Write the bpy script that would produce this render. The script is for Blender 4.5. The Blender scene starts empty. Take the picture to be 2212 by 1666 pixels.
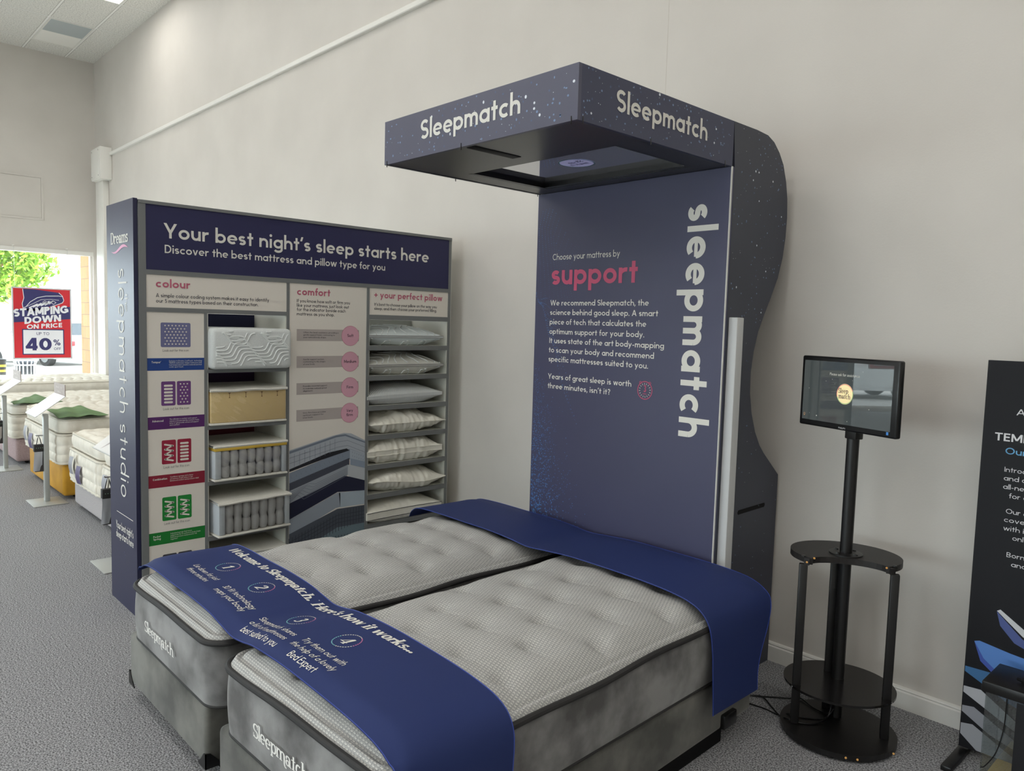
import bpy, bmesh, math, random
from mathutils import Vector, Matrix, noise as NZ
from mathutils.geometry import tessellate_polygon
sin, cos, pi, rad = math.sin, math.cos, math.pi, math.radians
random.seed(7)
SC = bpy.context.scene
COL = SC.collection

# ------------------------------------------------------------------ camera
YAW, PITCH, ROLL = rad(46.8494), rad(-4.6143), rad(1.5931)
CAM = Vector((2.7018, -3.656, 1.7159))
fw = Vector((-sin(YAW)*cos(PITCH), cos(YAW)*cos(PITCH), sin(PITCH)))
r0 = Vector((cos(YAW), sin(YAW), 0)); u0 = r0.cross(fw)
rt = r0*cos(ROLL) + u0*sin(ROLL); up = -r0*sin(ROLL) + u0*cos(ROLL)
cd = bpy.data.cameras.new('camera'); cam = bpy.data.objects.new('camera', cd); COL.objects.link(cam)
cam.matrix_world = Matrix(((rt.x, up.x, -fw.x, CAM.x), (rt.y, up.y, -fw.y, CAM.y), (rt.z, up.z, -fw.z, CAM.z), (0, 0, 0, 1)))
cd.sensor_fit = 'HORIZONTAL'; cd.sensor_width = 36; cd.lens = 36*1637.32/2212
cd.clip_start = .05; cd.clip_end = 300
SC.camera = cam

# ------------------------------------------------------------------ world, sun, exposure
SC.view_settings.view_transform = 'Standard'; SC.view_settings.look = 'None'
SC.view_settings.gamma = 1; SC.view_settings.use_curve_mapping = False
SC.view_settings.exposure = -0.04
W = bpy.data.worlds.new('sky'); SC.world = W; W.use_nodes = True
bg = W.node_tree.nodes['Background']; bg.inputs[0].default_value = (.91, .95, 1, 1); bg.inputs[1].default_value = 9
def lamp(name, kind, loc, energy, color=(1, 1, 1), rot=None, **kw):
    l = bpy.data.lights.new(name, kind); l.energy = energy; l.color = color
    for k, v in kw.items(): setattr(l, k, v)
    o = bpy.data.objects.new(name, l); COL.objects.link(o); o.location = loc
    if rot: o.rotation_euler = rot
    return o
lamp('sun', 'SUN', (-5, 5, 30), 5.0, (1, .96, .9), (rad(38), 0, rad(118)), angle=rad(2))

XW, HC = -11.47, 5.80              # left wall x, ceiling height
XR, YF = 7.0, -12.5                # right and front walls
TX, TY = 1.185, .587               # ceiling tile pitch
def tile_c(i, j): return (-9.735 + (i+.5)*TX, -.413 - (j+.5)*TY)
LIT = [(i, j) for i in (1, 3, 5, 7, 9, 11, 13) for j in (1, 5, 9, 13, 17)]
for (i, j) in LIT:
    x, y = tile_c(i, j)
    e = {1: 6, 3: 5, 5: 5, 7: 4.5, 9: 4.5, 11: 4.5, 13: 4.5}[i] if j == 1 else {1: 17, 3: 17, 5: 16, 7: 14, 9: 14, 11: 14, 13: 13}[i]
    lamp('ceiling_lamp_light', 'AREA', (x, y, HC-.04), e, (1, .995, .99), shape='RECTANGLE', size=1.05, size_y=.5)
lamp('ceiling_lamp_light', 'AREA', (tile_c(1, 0)[0], tile_c(1, 0)[1], HC-.04), 7, (1, .995, .99), shape='RECTANGLE', size=1.05, size_y=.5)
WINS = [(-7.0, -.055), (-11.8, -8.1)]
for (a, b) in WINS:                # daylight portals in the shop windows
    o = lamp('window_portal', 'AREA', (XW-.05, (a+b)/2, 1.39), 1, rot=(0, rad(-90), 0), shape='RECTANGLE', size=2.55, size_y=b-a)
    o.data.cycles.is_portal = True

FWIN = (-6.5, 2.6)                 # unseen window added behind the camera to brighten the low back wall
o = lamp('window_portal', 'AREA', ((FWIN[0]+FWIN[1])/2, YF+.05, 1.39), 1, rot=(rad(90), 0, rad(180)), shape='RECTANGLE', size=FWIN[1]-FWIN[0], size_y=2.55)
o.data.cycles.is_portal = True

# ------------------------------------------------------------------ materials
def lin(c): return tuple(((v/255+.055)/1.055)**2.4 if v > 10 else v/255/12.92 for v in c)
MATS = {}
def mat(name, rgb, rough=.6, spec=.5, metal=0, emit=0, alpha=None):
    if name in MATS: return MATS[name]
    m = bpy.data.materials.new(name); m.use_nodes = True
    b = m.node_tree.nodes['Principled BSDF']
    c = lin(rgb)+(1,)
    b.inputs['Base Color'].default_value = c; b.inputs['Roughness'].default_value = rough
    b.inputs['Specular IOR Level'].default_value = spec; b.inputs['Metallic'].default_value = metal
    if emit: b.inputs['Emission Color'].default_value = c; b.inputs['Emission Strength'].default_value = emit
    MATS[name] = m; return m
def nodes(m): return m.node_tree.nodes, m.node_tree.links, m.node_tree.nodes['Principled BSDF']
def N(m, t, **kw):
    n = m.node_tree.nodes.new(t)
    for k, v in kw.items():
        if isinstance(v, (int, float, str)) and not k.startswith('i_'): setattr(n, k, v)
    return n
def math_n(m, op, a, b=None):
    n = m.node_tree.nodes.new('ShaderNodeMath'); n.operation = op
    for i, v in enumerate((a, b)):
        if v is None: continue
        if isinstance(v, (int, float)): n.inputs[i].default_value = v
        else: m.node_tree.links.new(v, n.inputs[i])
    return n.outputs[0]
def noise_col(m, c1, c2, scale, detail=3, lo=.35, hi=.65, bump=0, bscale=None, stretch=None):
    n, l, b = nodes(m)
    tc = N(m, 'ShaderNodeTexCoord'); src = tc.outputs['Object']
    if stretch:
        mp = N(m, 'ShaderNodeMapping'); mp.inputs['Scale'].default_value = stretch; l.new(src, mp.inputs[0]); src = mp.outputs[0]
    t = N(m, 'ShaderNodeTexNoise'); t.inputs['Scale'].default_value = scale; t.inputs['Detail'].default_value = detail
    l.new(src, t.inputs['Vector'])
    r = N(m, 'ShaderNodeValToRGB'); r.color_ramp.elements[0].position = lo; r.color_ramp.elements[1].position = hi
    r.color_ramp.elements[0].color = lin(c1)+(1,); r.color_ramp.elements[1].color = lin(c2)+(1,)
    l.new(t.outputs['Fac'], r.inputs[0]); l.new(r.outputs[0], b.inputs['Base Color'])
    if bump:
        t2 = N(m, 'ShaderNodeTexNoise'); t2.inputs['Scale'].default_value = bscale or scale; t2.inputs['Detail'].default_value = 4
        l.new(src, t2.inputs['Vector'])
        bp = N(m, 'ShaderNodeBump'); bp.inputs['Strength'].default_value = bump; bp.inputs['Distance'].default_value = .01
        l.new(t2.outputs['Fac'], bp.inputs['Height']); l.new(bp.outputs[0], b.inputs['Normal'])
    return m

M_wall = noise_col(mat('wall_paint', (208, 203, 196), .6, .25), (206, 201, 194), (211, 206, 199), 1.5, bump=.05, bscale=120)
M_white = mat('white_gloss_paint', (228, 226, 220), .4, .4)
M_carpet = noise_col(mat('carpet', (130, 130, 134), .95, .1), (90, 90, 92), (180, 180, 182), 150, 8, .38, .62, bump=.6, bscale=150)
M_tile = mat('ceiling_tile', (222, 219, 212), .9, .1)
def ceiling_nodes():
    m = M_tile; n, l, b = nodes(m)
    tc = N(m, 'ShaderNodeTexCoord'); s = N(m, 'ShaderNodeSeparateXYZ'); l.new(tc.outputs['Object'], s.inputs[0])
    def line(o, off, pitch):
        v = math_n(m, 'MODULO', math_n(m, 'ADD', o, 100*pitch-off), pitch)
        d = math_n(m, 'MINIMUM', v, math_n(m, 'SUBTRACT', pitch, v))
        return math_n(m, 'LESS_THAN', d, .014), math_n(m, 'LESS_THAN', math_n(m, 'ABSOLUTE', math_n(m, 'SUBTRACT', d, .016)), .003)
    a, a2 = line(s.outputs[0], -9.735, TX); c, c2 = line(s.outputs[1], -.413, TY)
    bar = math_n(m, 'MAXIMUM', a, c); edge = math_n(m, 'MULTIPLY', math_n(m, 'MAXIMUM', a2, c2), math_n(m, 'SUBTRACT', 1, bar))
    t = N(m, 'ShaderNodeTexNoise'); t.inputs['Scale'].default_value = 55; t.inputs['Detail'].default_value = 3; l.new(tc.outputs['Object'], t.inputs['Vector'])
    r = N(m, 'ShaderNodeValToRGB'); r.color_ramp.elements[0].position = .36; r.color_ramp.elements[1].position = .56
    r.color_ramp.elements[0].color = lin((204, 202, 196))+(1,); r.color_ramp.elements[1].color = lin((232, 230, 224))+(1,)
    l.new(t.outputs['Fac'], r.inputs[0])
    mx = N(m, 'ShaderNodeMix'); mx.data_type = 'RGBA'; l.new(bar, mx.inputs[0]); l.new(r.outputs[0], mx.inputs[6]); mx.inputs[7].default_value = lin((240, 239, 235))+(1,)
    m2 = N(m, 'ShaderNodeMix'); m2.data_type = 'RGBA'; l.new(edge, m2.inputs[0]); l.new(mx.outputs[2], m2.inputs[6]); m2.inputs[7].default_value = lin((150, 147, 140))+(1,)
    l.new(m2.outputs[2], b.inputs['Base Color'])
ceiling_nodes()

def glass_mat(name, tint=(255, 255, 255), refl=.07):
    m = bpy.data.materials.new(name); m.use_nodes = True; nt = m.node_tree; nt.nodes.clear()
    o = nt.nodes.new('ShaderNodeOutputMaterial'); t = nt.nodes.new('ShaderNodeBsdfTransparent'); g = nt.nodes.new('ShaderNodeBsdfGlossy')
    t.inputs[0].default_value = lin(tint)+(1,); g.inputs['Roughness'].default_value = .02
    mx = nt.nodes.new('ShaderNodeMixShader'); mx.inputs[0].default_value = refl
    nt.links.new(t.outputs[0], mx.inputs[1]); nt.links.new(g.outputs[0], mx.inputs[2]); nt.links.new(mx.outputs[0], o.inputs[0]); return m
M_glass = glass_mat('window_glass', (240, 246, 246), .05)
M_acrylic = glass_mat('clear_acrylic', (236, 240, 240), .14)
M_film = glass_mat('clear_film', (250, 250, 248), .12)

def knit_mat():
    m = mat('mattress_knit', (165, 165, 162), .85, .2); n, l, b = nodes(m)
    tc = N(m, 'ShaderNodeTexCoord'); s = N(m, 'ShaderNodeSeparateXYZ'); l.new(tc.outputs['Object'], s.inputs[0])
    X_, Y_ = math_n(m, 'SUBTRACT', s.outputs[0], s.outputs[2]), math_n(m, 'ADD', s.outputs[1], s.outputs[2])
    def dash(px, py, ph, wx, wy):
        row = math_n(m, 'FLOOR', math_n(m, 'DIVIDE', Y_, py))
        off = math_n(m, 'FRACT', math_n(m, 'MULTIPLY', math_n(m, 'ADD', row, 5000), .4142))
        fx = math_n(m, 'FRACT', math_n(m, 'ADD', math_n(m, 'DIVIDE', X_, px), math_n(m, 'ADD', off, ph+100)))
        fy = math_n(m, 'FRACT', math_n(m, 'ADD', math_n(m, 'DIVIDE', Y_, py), 100))
        return math_n(m, 'MULTIPLY', math_n(m, 'LESS_THAN', fx, wx), math_n(m, 'LESS_THAN', fy, wy))
    d = dash(.0150, .0120, 0, .40, .38); d2 = dash(.0150, .0120, .24, .12, .60)
    dd = math_n(m, 'MAXIMUM', d, d2)
    t = N(m, 'ShaderNodeTexNoise'); t.inputs['Scale'].default_value = 500; l.new(tc.outputs['Object'], t.inputs['Vector'])
    r = N(m, 'ShaderNodeValToRGB'); r.color_ramp.elements[0].position = .38; r.color_ramp.elements[1].position = .62
    r.color_ramp.elements[0].color = lin((136, 136, 135))+(1,); r.color_ramp.elements[1].color = lin((178, 178, 176))+(1,)
    l.new(t.outputs['Fac'], r.inputs[0])
    mx = N(m, 'ShaderNodeMix'); mx.data_type = 'RGBA'; l.new(dd, mx.inputs[0]); l.new(r.outputs[0], mx.inputs[6]); mx.inputs[7].default_value = lin((208, 207, 201))+(1,)
    l.new(mx.outputs[2], b.inputs['Base Color'])
    bp = N(m, 'ShaderNodeBump'); bp.inputs['Strength'].default_value = .35; bp.inputs['Distance'].default_value = .003
    l.new(dd, bp.inputs['Height']); l.new(bp.outputs[0], b.inputs['Normal'])
    return m
M_knit = knit_mat()
M_velvet = noise_col(mat('grey_velvet', (150, 150, 150), .75, .2), (80, 79, 78), (142, 141, 140), 5.5, 12, .36, .64, bump=.08, bscale=300)
M_velvet.node_tree.nodes['Principled BSDF'].inputs['Sheen Weight'].default_value = .25
M_divan = noise_col(mat('divan_velvet', (120, 120, 116), .8, .2), (72, 72, 68), (116, 115, 109), 5.5, 10, .36, .64, bump=.06, bscale=300)
M_divan.node_tree.nodes['Principled BSDF'].inputs['Sheen Weight'].default_value = .2
M_black = mat('black_trim', (38, 37, 37), .7)
M_runner = mat('navy_runner_cloth', (36, 49, 96), .68, .25)
M_runner2 = mat('navy_runner_edge', (44, 66, 150), .5)
M_frame = mat('unit_grey_laminate', (116, 118, 118), .5, .3)
M_unitw = mat('unit_white_laminate', (205, 205, 195), .5, .3)
M_header = mat('header_navy_print', (44, 44, 80), .5, .35)
M_endp = mat('end_panel_navy_print', (42, 43, 70), .38, .42)
M_paper = mat('sign_warm_white', (222, 216, 206), .6, .25)
M_print = mat('cream_lettering', (222, 220, 212), .55, .3)
M_pink = mat('dusty_pink_lettering', (184, 96, 118), .55)
M_hot = mat('pink_lettering', (196, 78, 112), .5)
M_ink = mat('charcoal_lettering', (62, 62, 70), .6)
M_grey = mat('grey_bar_print', (176, 167, 162), .6)
M_circ = mat('pink_circle_print', (212, 160, 176), .6)
M_panel = noise_col(mat('panel_navy_print', (52, 53, 84), .48, .7), (50, 50, 82), (55, 55, 86), .8)
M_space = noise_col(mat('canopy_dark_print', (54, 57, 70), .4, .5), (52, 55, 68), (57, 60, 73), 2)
M_under = mat('canopy_dark_underside', (44, 44, 46), .3, .5)
M_dotw = mat('white_star_print', (225, 230, 238), .5)
M_dotb = mat('pale_blue_star_print', (118, 140, 176), .5)
M_dotd = mat('dim_blue_star_print', (78, 92, 124), .5)
M_dotp = mat('bright_blue_dot_print', (76, 122, 178), .5)
M_dotq = mat('faint_blue_dot_print', (66, 90, 142), .5)
M_blackm = mat('black_lacquer', (20, 19, 19), .38, .5)
M_blackp = mat('black_plastic', (14, 14, 15), .3, .5)
M_steel = mat('brushed_steel', (190, 192, 194), .3, .5, 1)
M_alu = mat('white_aluminium', (204, 205, 205), .4, .4)
M_silver = mat('stand_silver', (176, 178, 174), .4, .4, .3)
M_dark = mat('deep_black', (6, 6, 7), .6, .2)

# ------------------------------------------------------------------ mesh building
class MB:
    def __init__(s): s.v = []; s.f = []; s.sm = False
    def add(s, vs, fs):
        o = len(s.v); s.v += [tuple(v) for v in vs]; s.f += [tuple(i+o for i in f) for f in fs]; return s
    def box(s, a, b, fn=None):
        x0, y0, z0 = a; x1, y1, z1 = b
        vs = [(x0, y0, z0), (x1, y0, z0), (x1, y1, z0), (x0, y1, z0), (x0, y0, z1), (x1, y0, z1), (x1, y1, z1), (x0, y1, z1)]
        if fn: vs = [fn(*v) for v in vs]
        return s.add(vs, [(0, 3, 2, 1), (4, 5, 6, 7), (0, 1, 5, 4), (1, 2, 6, 5), (2, 3, 7, 6), (3, 0, 4, 7)])
    def rbox(s, a, b, r=.01, seg=3, fn=None):       # box with rounded edges
        bm = bmesh.new(); bmesh.ops.create_cube(bm, size=1)
        for v in bm.verts: v.co = Vector([a[i]+(v.co[i]+.5)*(b[i]-a[i]) for i in range(3)])
        bmesh.ops.bevel(bm, geom=list(bm.edges), offset=r, segments=seg, profile=.5, affect='EDGES')
        bm.verts.index_update()
        vs = [tuple(v.co) for v in bm.verts]; fs = [tuple(v.index for v in f.verts) for f in bm.faces]; bm.free()
        if fn: vs = [fn(*v) for v in vs]
        s.sm = True
        return s.add(vs, fs)
    def prism(s, poly, fn, t0, t1):                 # fn(u, v, t) -> xyz
        n = len(poly); vs = [fn(u, v, t0) for u, v in poly]+[fn(u, v, t1) for u, v in poly]
        T = [tuple(t) for t in tessellate_polygon([[Vector((u, v, 0)) for u, v in poly]])] if n > 8 else [tuple(range(n))]
        return s.add(vs, [t[::-1] for t in T]+[tuple(i+n for i in t) for t in T]+[(i, (i+1) % n, n+(i+1) % n, n+i) for i in range(n)])
    def poly(s, pts): return s.add(pts, [tuple(range(len(pts)))])
    def tube(s, path, r, n=8, closed=False, caps=True):
        P = [Vector(p) for p in path]; k = len(P); rings = []; prev = None
        for i in range(k):
            a = P[(i-1) % k] if closed or i else P[0]; b = P[(i+1) % k] if closed or i < k-1 else P[-1]
            t = (b-a).normalized()
            if prev is None:
                ref = Vector((0, 0, 1)) if abs(t.z) < .9 else Vector((1, 0, 0)); e = t.cross(ref).normalized()
            else:
                e = (prev-t*prev.dot(t)).normalized()
            prev = e; g = t.cross(e); rr = r[i] if isinstance(r, (list, tuple)) else r
            rings.append([tuple(P[i]+e*rr*cos(2*pi*j/n)+g*rr*sin(2*pi*j/n)) for j in range(n)])
        o = len(s.v); s.v += [q for R in rings for q in R]; m = k if closed else k-1
        for i in range(m):
            for j in range(n):
                s.f.append((o+i*n+j, o+i*n+(j+1) % n, o+((i+1) % k)*n+(j+1) % n, o+((i+1) % k)*n+j))
        if not closed and caps:
            s.f.append(tuple(o+j for j in range(n))[::-1]); s.f.append(tuple(o+(k-1)*n+j for j in range(n)))
        s.sm = True; return s
    def cyl(s, p, q, r, n=20): return s.tube([p, q], r, n)
    def grid(s, fn, nu, nv, closed_u=False):
        o = len(s.v); s.v += [tuple(fn(i/nu, j/nv)) for j in range(nv+1) for i in range(nu+(0 if closed_u else 1))]
        w = nu if closed_u else nu+1
        for j in range(nv):
            for i in range(nu):
                s.f.append((o+j*w+i, o+j*w+(i+1) % w, o+(j+1)*w+(i+1) % w, o+(j+1)*w+i))
        s.sm = True; return s
    def ell(s, c, rx, ry, fn, n=20, t=0): return s.poly([fn(c[0]+rx*cos(2*pi*k/n), c[1]+ry*sin(2*pi*k/n), t) for k in range(n)])
    def ring(s, c, r, w, fn, n=32, a0=0, a1=360):
        vs = []
        for k in range(n+1):
            a = rad(a0+(a1-a0)*k/n)
            vs += [fn(c[0]+(r-w/2)*cos(a), c[1]+(r-w/2)*sin(a), 0), fn(c[0]+(r+w/2)*cos(a), c[1]+(r+w/2)*sin(a), 0)]
        return s.add(vs, [(2*k, 2*k+1, 2*k+3, 2*k+2) for k in range(n)])
def obj(name, mb, m, parent=None, smooth=None, sharp=35, label=None):
    me = bpy.data.meshes.new(name); me.from_pydata(mb.v, [], mb.f); me.update()
    o = bpy.data.objects.new(name, me); COL.objects.link(o)
    me.materials.append(m)
    if (mb.sm if smooth is None else smooth):
        for p in me.polygons: p.use_smooth = True
        if sharp:
            try: me.set_sharp_from_angle(angle=rad(sharp))
            except Exception: pass
    if parent is not None:
        o.parent = parent
        o.matrix_parent_inverse = Matrix.Translation(-parent.location) if parent.type == 'EMPTY' else Matrix()
    if label: o['label'] = label
    return o
def tag(o, label, cat, group=None, kind=None):
    if label: o['label'] = label; o['category'] = cat
    if group: o['group'] = group
    if kind: o['kind'] = kind
    return o
def thing(name, label, cat, loc=(0, 0, 0), group=None):
    o = bpy.data.objects.new(name, None); COL.objects.link(o); o.location = loc; o.empty_display_size = .1
    return tag(o, label, cat, group)
def struct(name, mb, m, parent=None):
    o = obj(name, mb, m, parent)
    if parent is None: o['kind'] = 'structure'
    return o

# ------------------------------------------------------------------ stroke lettering
# glyphs are centre-line strokes with a stroke weight; sans = even, serif = contrast + slabs
def glyph(ch, w, serif):
    h = w/2; X = .46 if not serif else .47; CAP = .70; ASC = .74; DS = -.20
    st = []; D = .50 if not serif else .44
    k = .38 if serif else 1
    hh = h*k
    def V(x, y0, y1, b=1, t=1):
        st.append(('L', x, y0, x, y1))
        if serif:
            q = .09
            if b: st.append(('B', x-h-q*.55, x+h+q*.55, y0, y0+.045))
            if t == 1: st.append(('B', x-h-q*.6, x+h*.2, y1-.05, y1))
            if t == 2: st.append(('B', x-h-q*.55, x+h+q*.55, y1-.045, y1))
    def Hh(x0, x1, y): st.append(('B', x0, x1, y-hh, y+hh))
    def A(cx, cy, rx, ry, a0, a1): st.append(('A', cx, cy, rx, ry, a0, a1))
    def DG(x0, y0, x1, y1, f=1): st.append(('D', x0, y0, x1, y1, f))
    def dot(x, y, r=None): st.append(('O', x, y, r or w*.62))
    thin = .42 if serif else 1
    o = lambda cx: A(cx, X/2, D/2-h, X/2-hh, 0, 360)
    adv = D
    if ch == ' ': adv = .21
    elif ch == 'o': o(D/2)
    elif ch == 'a':
        if serif:
            adv = .43
            V(.33, 0, X*.66, 1, 0); A(.19, X*.66, .14, X*.34-hh, 0, 165); A(.17, X*.29, .17-h, X*.29-hh, 0, 360); dot(.07, X*.72, w*.5)
        else: o(D/2); V(D-h, 0, X)
    elif ch == 'b': o(D/2); V(h, 0, ASC, 0)
    elif ch == 'd': o(D/2); V(D-h, 0, ASC)
    elif ch == 'p': o(D/2+(.02 if serif else 0)); V(h+(.02 if serif else 0), DS, X)
    elif ch == 'q': o(D/2); V(D-h, DS, X)
    elif ch == 'g': o(D/2); V(D-h, -.04, X, 0, 0); A(D/2, -.04, D/2-h, .2-h*k-.02, 0, -155)
    elif ch == 'c': A(D/2, X/2, D/2-h, X/2-hh, 48, 312); adv = .43
    elif ch == 'e': A(D/2, X/2, D/2-h, X/2-hh, 0, 312); st.append(('B', h, D-h*.6, X/2-hh*(1 if serif else .62), X/2+hh*(1 if serif else .62))); adv = D-.01
    elif ch in 'nhrm':
        q = .23 if ch != 'm' else .2
        bx = .02 if serif else 0
        V(bx+h, 0, ASC if ch == 'h' else X)
        if ch == 'r':
            A(bx+h+.2, X-.22, .2, .22-hh, 180, 78); adv = .30
            if serif: dot(bx+h+.21, X-.07, w*.55); adv = .34
        else:
            nn = 2 if ch == 'm' else 1
            for i in range(nn):
                x0 = bx+h+i*(2*q-w); A(x0+q-h, X-q, q-h, q-hh, 180, 0); V(x0+2*q-w, 0, X-q, 1, 0)
            adv = bx+w+nn*(2*q-w)+(.02 if serif else 0)
    elif ch == '\u0271':                                   # m whose last leg curls below the line
        q = .2; V(h+.02, 0, X)
        for i in range(2):
            x0 = h+.02+i*(2*q-w); A(x0+q-h, X-q, q-h, q-hh, 180, 0)
            if i == 0: V(x0+2*q-w, 0, X-q, 1, 0)
            else: V(x0+2*q-w, -.06, X-q, 0, 0); A(x0+2*q-w+.1, -.06, .1, .12, 180, 300)
        adv = w+2*(2*q-w)+.04
    elif ch == 'u':
        q = .22; A(q, q, q-h, q-hh, 180, 360); V(h, q, X, 0); V(2*q-h, 0, X); adv = 2*q
    elif ch == 't': V(.15, 0 if not serif else .02, .64, 1 if serif else 0, 0); Hh(0.0, .30, X-hh); adv = .30
    elif ch == 'f': V(.13, 0, ASC-.14, 1, 0); A(.13+.13, ASC-.14, .13, .14-hh, 180, 80); Hh(0, .28, X-hh); adv = .27
    elif ch == 'i': V(h+.01, 0, X); dot(h+.01, X+.17); adv = w+.02
    elif ch == 'j': V(h+.01, -.08, X, 0); A(h+.01-.12, -.08, .12, .12-hh, 0, -80); dot(h+.01, X+.17); adv = w+.02
    elif ch == 'l': V(h, 0, ASC); adv = w
    elif ch == 'k': V(h, 0, ASC); DG(w*.8, X*.42, .40-w*.5, X, thin); DG(w+.06, X*.55, .42-w*.5, 0); adv = .43
    elif ch in 'sS':
        T = X if ch == 's' else CAP; wd = .36 if ch == 's' else .46
        ry = (T-2*hh)/4; rx = wd/2-h
        A(wd/2, T-hh-ry, rx, ry, 32, 270); A(wd/2, hh+ry, rx, ry, 90, -148); adv = wd
        if serif: st.append(('B', wd-w*.75, wd-w*.3, T-.22*T/.7, T)); st.append(('B', w*.2, w*.6, 0, .22*T/.7))
    elif ch == 'v': DG(w*.5, X, .22, 0); DG(.22, 0, .44-w*.5, X, thin); adv = .44
    elif ch == 'w': DG(w*.5, X, .19, 0); DG(.19, 0, .34, X, thin); DG(.34, X, .49, 0); DG(.49, 0, .68-w*.5, X, thin); adv = .68
    elif ch == 'x': DG(w*.5, X, .42-w*.5, 0); DG(w*.5, 0, .42-w*.5, X, thin); adv = .42
    elif ch == 'y': DG(w*.5, X, .23, .02); DG(.11, DS, .46-w*.5, X, thin); adv = .46
    elif ch == 'z': Hh(.02, .38, X-hh); Hh(.02, .38, hh); DG(.08, 0, .32, X); adv = .4
    elif ch == 'A': DG(w*.5, 0, .31, CAP, thin); DG(.31, CAP, .62-w*.5, 0); Hh(.14, .48, .22); adv = .62
    elif ch in 'BPRD':
        V(h, 0, CAP, 1, 0)
        if ch == 'D':
            A(.22, CAP/2, .32-h, CAP/2-hh, -90, 90); Hh(h, .23, hh); Hh(h, .23, CAP-hh); adv = .55
            if serif: st.append(('B', -.05, h, CAP-.045, CAP))
        else:
            A(.24, CAP*.73, .20-h, CAP*.27-hh, -90, 90); Hh(h, .25, CAP-hh); Hh(h, .25, CAP*.46+hh); adv = .46
            if ch == 'B': A(.26, CAP*.25, .22-h, CAP*.25-hh, -90, 90); Hh(h, .27, hh); adv = .49
            if ch == 'R': DG(.22, CAP*.47, .47-w*.5, 0); adv = .49
    elif ch in 'CGO':
        R = .35
        A(R, CAP/2, R-h, CAP/2-hh, *((0, 360) if ch == 'O' else (45, 318)))
        if ch == 'G': Hh(R, 2*R-h, CAP*.46); V(2*R-h-.02, CAP*.12, CAP*.46, 0, 0)
        adv = 2*R-(.06 if ch == 'C' else 0)
    elif ch in 'EFL':
        V(h, 0, CAP, 1, 2)
        if ch != 'F': Hh(0, .40, hh)
        if ch != 'L': Hh(0, .40, CAP-hh); Hh(0, .37, CAP*.52)
        adv = .41
    elif ch == 'H': V(h, 0, CAP, 1, 2); V(.56-h, 0, CAP, 1, 2); Hh(h, .56-h, CAP*.52); adv = .56
    elif ch == 'I': V(h, 0, CAP, 1, 2); adv = w
    elif ch == 'J': V(.3-h, .2, CAP, 0, 2); A(.15, .2, .15-h, .2-hh, 0, -170); adv = .31
    elif ch == 'M': V(h, 0, CAP, 1, 0); V(.68-h, 0, CAP, 1, 0); DG(w*.5, CAP, .34, .12); DG(.34, .12, .68-w*.5, CAP, thin); adv = .68
    elif ch == 'N': V(h, 0, CAP, 1, 0); V(.56-h, 0, CAP, 0, 2); DG(w*.5, CAP, .56-w*.5, 0); adv = .56
    elif ch == 'T': V(.25, 0, CAP, 1, 0); Hh(0, .50, CAP-hh); adv = .50
    elif ch == 'U': A(.27, .27, .27-h, .27-hh, 180, 360); V(h, .27, CAP, 0, 2); V(.54-h, .27, CAP, 0, 2); adv = .54
    elif ch == 'V': DG(w*.5, CAP, .31, 0); DG(.31, 0, .62-w*.5, CAP, thin); adv = .62
    elif ch == 'W': DG(w*.5, CAP, .24, 0); DG(.24, 0, .45, CAP, thin); DG(.45, CAP, .66, 0); DG(.66, 0, .90-w*.5, CAP, thin); adv = .90
    elif ch == 'X': DG(w*.5, CAP, .54-w*.5, 0); DG(w*.5, 0, .54-w*.5, CAP, thin); adv = .54
    elif ch == 'Y': DG(w*.5, CAP, .29, .26); DG(.29, .26, .58-w*.5, CAP, thin); V(.29, 0, .34, 1, 0); adv = .58
    elif ch == '0': A(.25, CAP/2, .25-h, CAP/2-hh, 0, 360); adv = .5
    elif ch == '1': V(.19, 0, CAP, 1, 0); DG(.03, CAP*.74, .19, CAP-.01, .7); adv = .30
    elif ch == '2': A(.2, CAP-.2, .2-h, .2-hh, 170, -28); DG(.05, .03, .35, CAP*.58, .85); Hh(0, .41, h if not serif else h*.7); adv = .42
    elif ch == '3': A(.19, CAP*.74, .19-h, CAP*.26-hh, 150, -90); A(.2, CAP*.25, .2-h, CAP*.25-hh, 90, -150); adv = .41
    elif ch == '4': V(.34, 0, CAP, 1 if serif else 0, 0); DG(.06, .18, .32, CAP, thin*.9); Hh(0, .46, .18); adv = .47
    elif ch == '5': Hh(.06, .38, CAP-hh); V(.06+h*.7, .34, CAP, 0, 0); A(.2, .23, .2-h, .23-hh, 110, -150); adv = .41
    elif ch == '.': dot(w*.6, w*.55); adv = w*1.2
    elif ch == ',': dot(w*.6, w*.55); DG(w*.1, -.12, w*.7, w*.5, .6); adv = w*1.2
    elif ch == "'": DG(.03, CAP-.2, .10, CAP+.02, .9); adv = .13
    elif ch == '?': A(.18, CAP-.18, .18-h, .18-hh, 165, -60); V(.18, .18, .38, 0, 0); dot(.18, w*.55); adv = .37
    elif ch == '-': st.append(('B', .02, .26, .23-h, .23+h)); adv = .28
    elif ch == '+': st.append(('B', 0, .4, .30-h, .30+h)); st.append(('B', .2-h, .2+h, .1, .5)); adv = .4
    elif ch == '%': A(.15, CAP-.17, .15-h, .17-h, 0, 360); A(.5, .17, .15-h, .17-h, 0, 360); DG(.16, 0, .49, CAP, .8); adv = .65
    elif ch == '\u00ae': dot(.03, CAP-.03, .035); adv = .09
    else: adv = .3
    return adv, st
def layout(text, w, serif=False, track=.075):
    x = 0; out = []
    for i, ch in enumerate(text):
        adv, st = glyph(ch, w, serif); out.append((x, st)); x += adv + (track if ch != ' ' else track*.5)
    return out, x-track
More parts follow.
